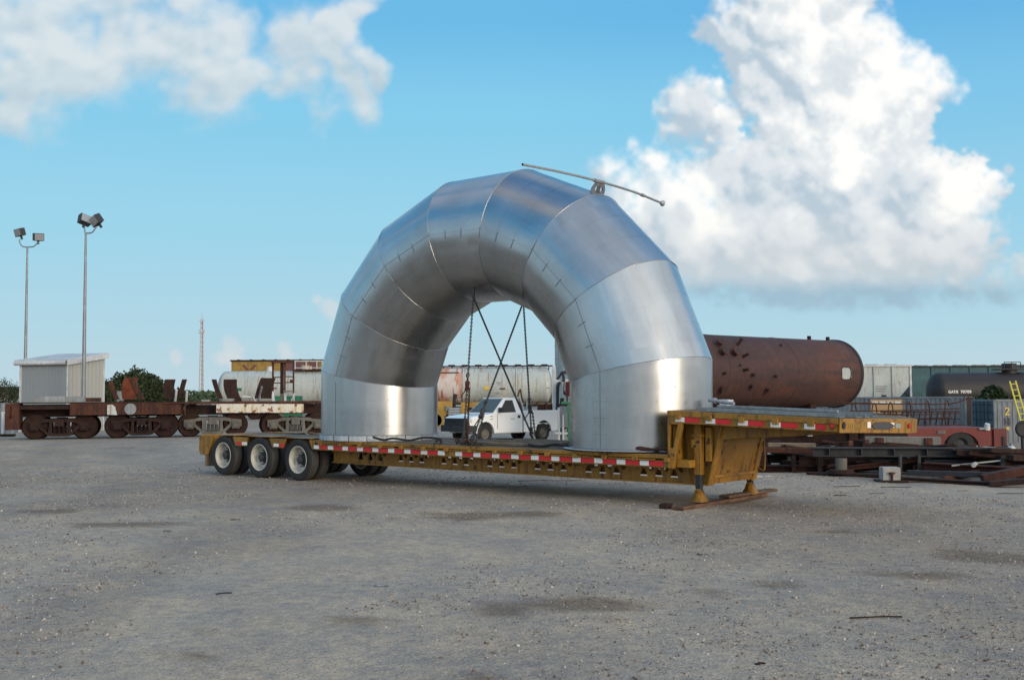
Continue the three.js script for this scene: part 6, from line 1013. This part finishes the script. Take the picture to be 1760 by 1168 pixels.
  piece('pale_rod', 'pale thin rod sloping across the right part of the pile', 'rod', 'b', 1636, 800, 22.8, 1720, 791, 22.8, 0.03, 0.03, M.greySteel); piece('white_ring', 'white pipe end poking out of the pile at the right', 'pipe', 'r', 1674, 799, 22.5, 1678, 797, 23.2, 0.1, 0.1, M.white); piece('bright_gap_strip', 'pale blue strip added for a bright gap low between the front beams', 'sheet', 'b', 1576, 823, 22.6, 1612, 823, 22.5, 0.07, 0.02, M.skirt); piece('bright_gap_strip', 'second pale blue strip added for a bright gap right of the first', 'sheet', 'b', 1618, 826, 22.4, 1644, 824, 22.3, 0.08, 0.02, M.skirt); piece('bright_gap_strip', 'pale blue wedge added for a bright gap at the right of the front beams', 'sheet', 'b', 1666, 827, 22, 1696, 824, 21.9, 0.05, 0.02, M.skirt);  // pale strips added low in the pile stand in for bright gaps
  const wb = thing('white_bottle', 'white plastic container at the right end of the scrap pile', 'container', arr(at(1739, 776, 24.5))); obj('body', lathe([[0.001, -0.13], [0.1, -0.13], [0.115, -0.08], [0.11, 0.06], [0.05, 0.13], [0.001, 0.14]], 18), M.white, wb); obj('stand', box(0.25, 0.7, 0.25, 0, -0.48, -0.05), M.rustDark, wb); obj('cap', rod([0, 0.12, 0], [0, 0.18, 0], 0.04), M.greySteel, wb);
  // the tangle inside the pile that nobody could count
  const tr = rng(404), tg = [];
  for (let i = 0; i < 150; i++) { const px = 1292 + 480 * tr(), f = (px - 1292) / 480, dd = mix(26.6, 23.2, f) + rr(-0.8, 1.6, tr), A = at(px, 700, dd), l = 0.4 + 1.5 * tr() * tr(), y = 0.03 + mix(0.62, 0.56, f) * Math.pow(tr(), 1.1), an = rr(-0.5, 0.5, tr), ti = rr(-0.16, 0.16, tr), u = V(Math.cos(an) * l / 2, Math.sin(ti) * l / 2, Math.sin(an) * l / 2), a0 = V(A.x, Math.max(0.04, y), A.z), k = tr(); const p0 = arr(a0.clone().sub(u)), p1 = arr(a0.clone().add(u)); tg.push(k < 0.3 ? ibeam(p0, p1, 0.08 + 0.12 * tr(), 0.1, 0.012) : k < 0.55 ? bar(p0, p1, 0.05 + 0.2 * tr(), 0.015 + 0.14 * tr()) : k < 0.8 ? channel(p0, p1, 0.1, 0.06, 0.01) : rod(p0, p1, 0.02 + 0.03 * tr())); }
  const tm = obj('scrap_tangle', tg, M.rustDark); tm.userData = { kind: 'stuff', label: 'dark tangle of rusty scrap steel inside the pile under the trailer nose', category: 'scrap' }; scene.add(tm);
  // litter on the yard
  const bit = (label, px, py, w, rot, mat, name = 'stick', cat = 'stick') => { const dd = F * HC / (py - 684 + (px - 880) * 0.0067), p = at(px, py, dd), L = w / F * dd; const o = thing(name, label, cat, [p.x, ground(p.x, dd) + 0.0, p.z], rot); obj(name === 'stick' ? 'wood' : 'metal', name === 'stick' ? tube([[-L / 2, 0.012, 0], [-L * 0.2, 0.02, 0.03], [L * 0.15, 0.013, -0.02], [L / 2, 0.016, 0.02]], 0.007, 12, 5) : [box(L, 0.022, 0.05, 0, 0.018, 0), box(L * 0.45, 0.02, 0.04, L * 0.2, 0.03, 0.02, 0, 0.4, 0.05)], mat, o); };
  bit('dark stick on the bare ground below the trailer rear wheels', 404, 893, 17, 0.1, M.rustDark); bit('small dark stick left of the one below the rear wheels', 287, 912, 14, -0.1, M.darkSteel); bit('dark grey stick at the lower left of the yard', 384, 1018, 26, 0.4, M.darkSteel); bit('short dark chip near the middle of the lower yard', 655, 1005, 26, -0.25, M.greySteel); bit('thin twig at the lower right of the yard', 1505, 1058, 90, 0.08, M.rustDark); bit('short dark twig in the right middle of the yard', 1208, 953, 20, -0.2, M.rustDark);
  bit('long thin dark lath before the concrete block', 1540, 837, 52, 0.0, M.rustDark); bit('thin pale lath in front of the scrap pile right', 1655, 843, 20, 0.05, M.paleWood); bit('dark lath at the right before the scrap pile', 1736, 848, 44, -0.05, M.rustDark); bit('thin brown lath before the pipe stub', 1455, 836, 46, 0.05, M.rustDark); bit('reddish lath on the ground right of the landing feet', 1444, 851, 22, 0, M.rust); bit('pale orange scrap lath before the pile', 1508, 848, 26, 0.1, M.redWood); bit('long thin reddish lath on the ground under the trailer middle', 945, 826, 110, 0.02, M.redWood); bit('thin reddish lath under the trailer left of the long one', 868, 818, 22, 0.0, M.redWood); bit('small dark chip at the bottom right of the yard', 1305, 1136, 16, 0.3, M.rustDark); bit('crumpled grey tin scrap right of the landing feet', 1312, 819, 26, 0.1, M.galv, 'tin_scrap', 'scrap');
}

// repeats of a kind share a group
{
  const phrase = { rail_bogie: 'rail bogies in a row at the left', lamp_post: 'lamp posts by the metal shed', saddle_plate: 'upright plates standing on the rail frames', steel_strut: 'struts among the upright plates', scrap_block: 'small blocks along the rail frames', lashing_chain: 'lashing chains under the duct elbow', chain_hoist: 'lever hoists on the lashing chains', loose_strap: 'loose straps on the trailer deck', grey_board: 'boards on the lower deck', steel_channel: 'steel channels', hopper_car: 'hopper cars behind the yard', tank_car: 'tank cars behind the yard', shipping_container: 'containers at the right', steel_girder: 'beams of the scrap pile', stick: 'sticks and laths on the yard', white_sheet: 'white sheets in the scrap pile', bright_gap_strip: 'pale blue strips added for bright gaps in the scrap pile', steel_post: 'posts of the scrap pile', brown_girder: 'brown beams under the raised deck', pale_rod: 'pale thin rods of the scrap pile', flat_bar: 'flat bars of the scrap pile' }, kinds = {};
  for (const o of scene.children) if (o.userData.label && o.userData.kind !== 'stuff') (kinds[o.name.replace(/_\d{3}$/, '')] ??= []).push(o);
  for (const [k, l] of Object.entries(kinds)) if (l.length > 1) for (const o of l) o.userData.group = phrase[k] ?? k.replace(/_/g, ' ') + 's';
}
renderer.render(scene, camera);
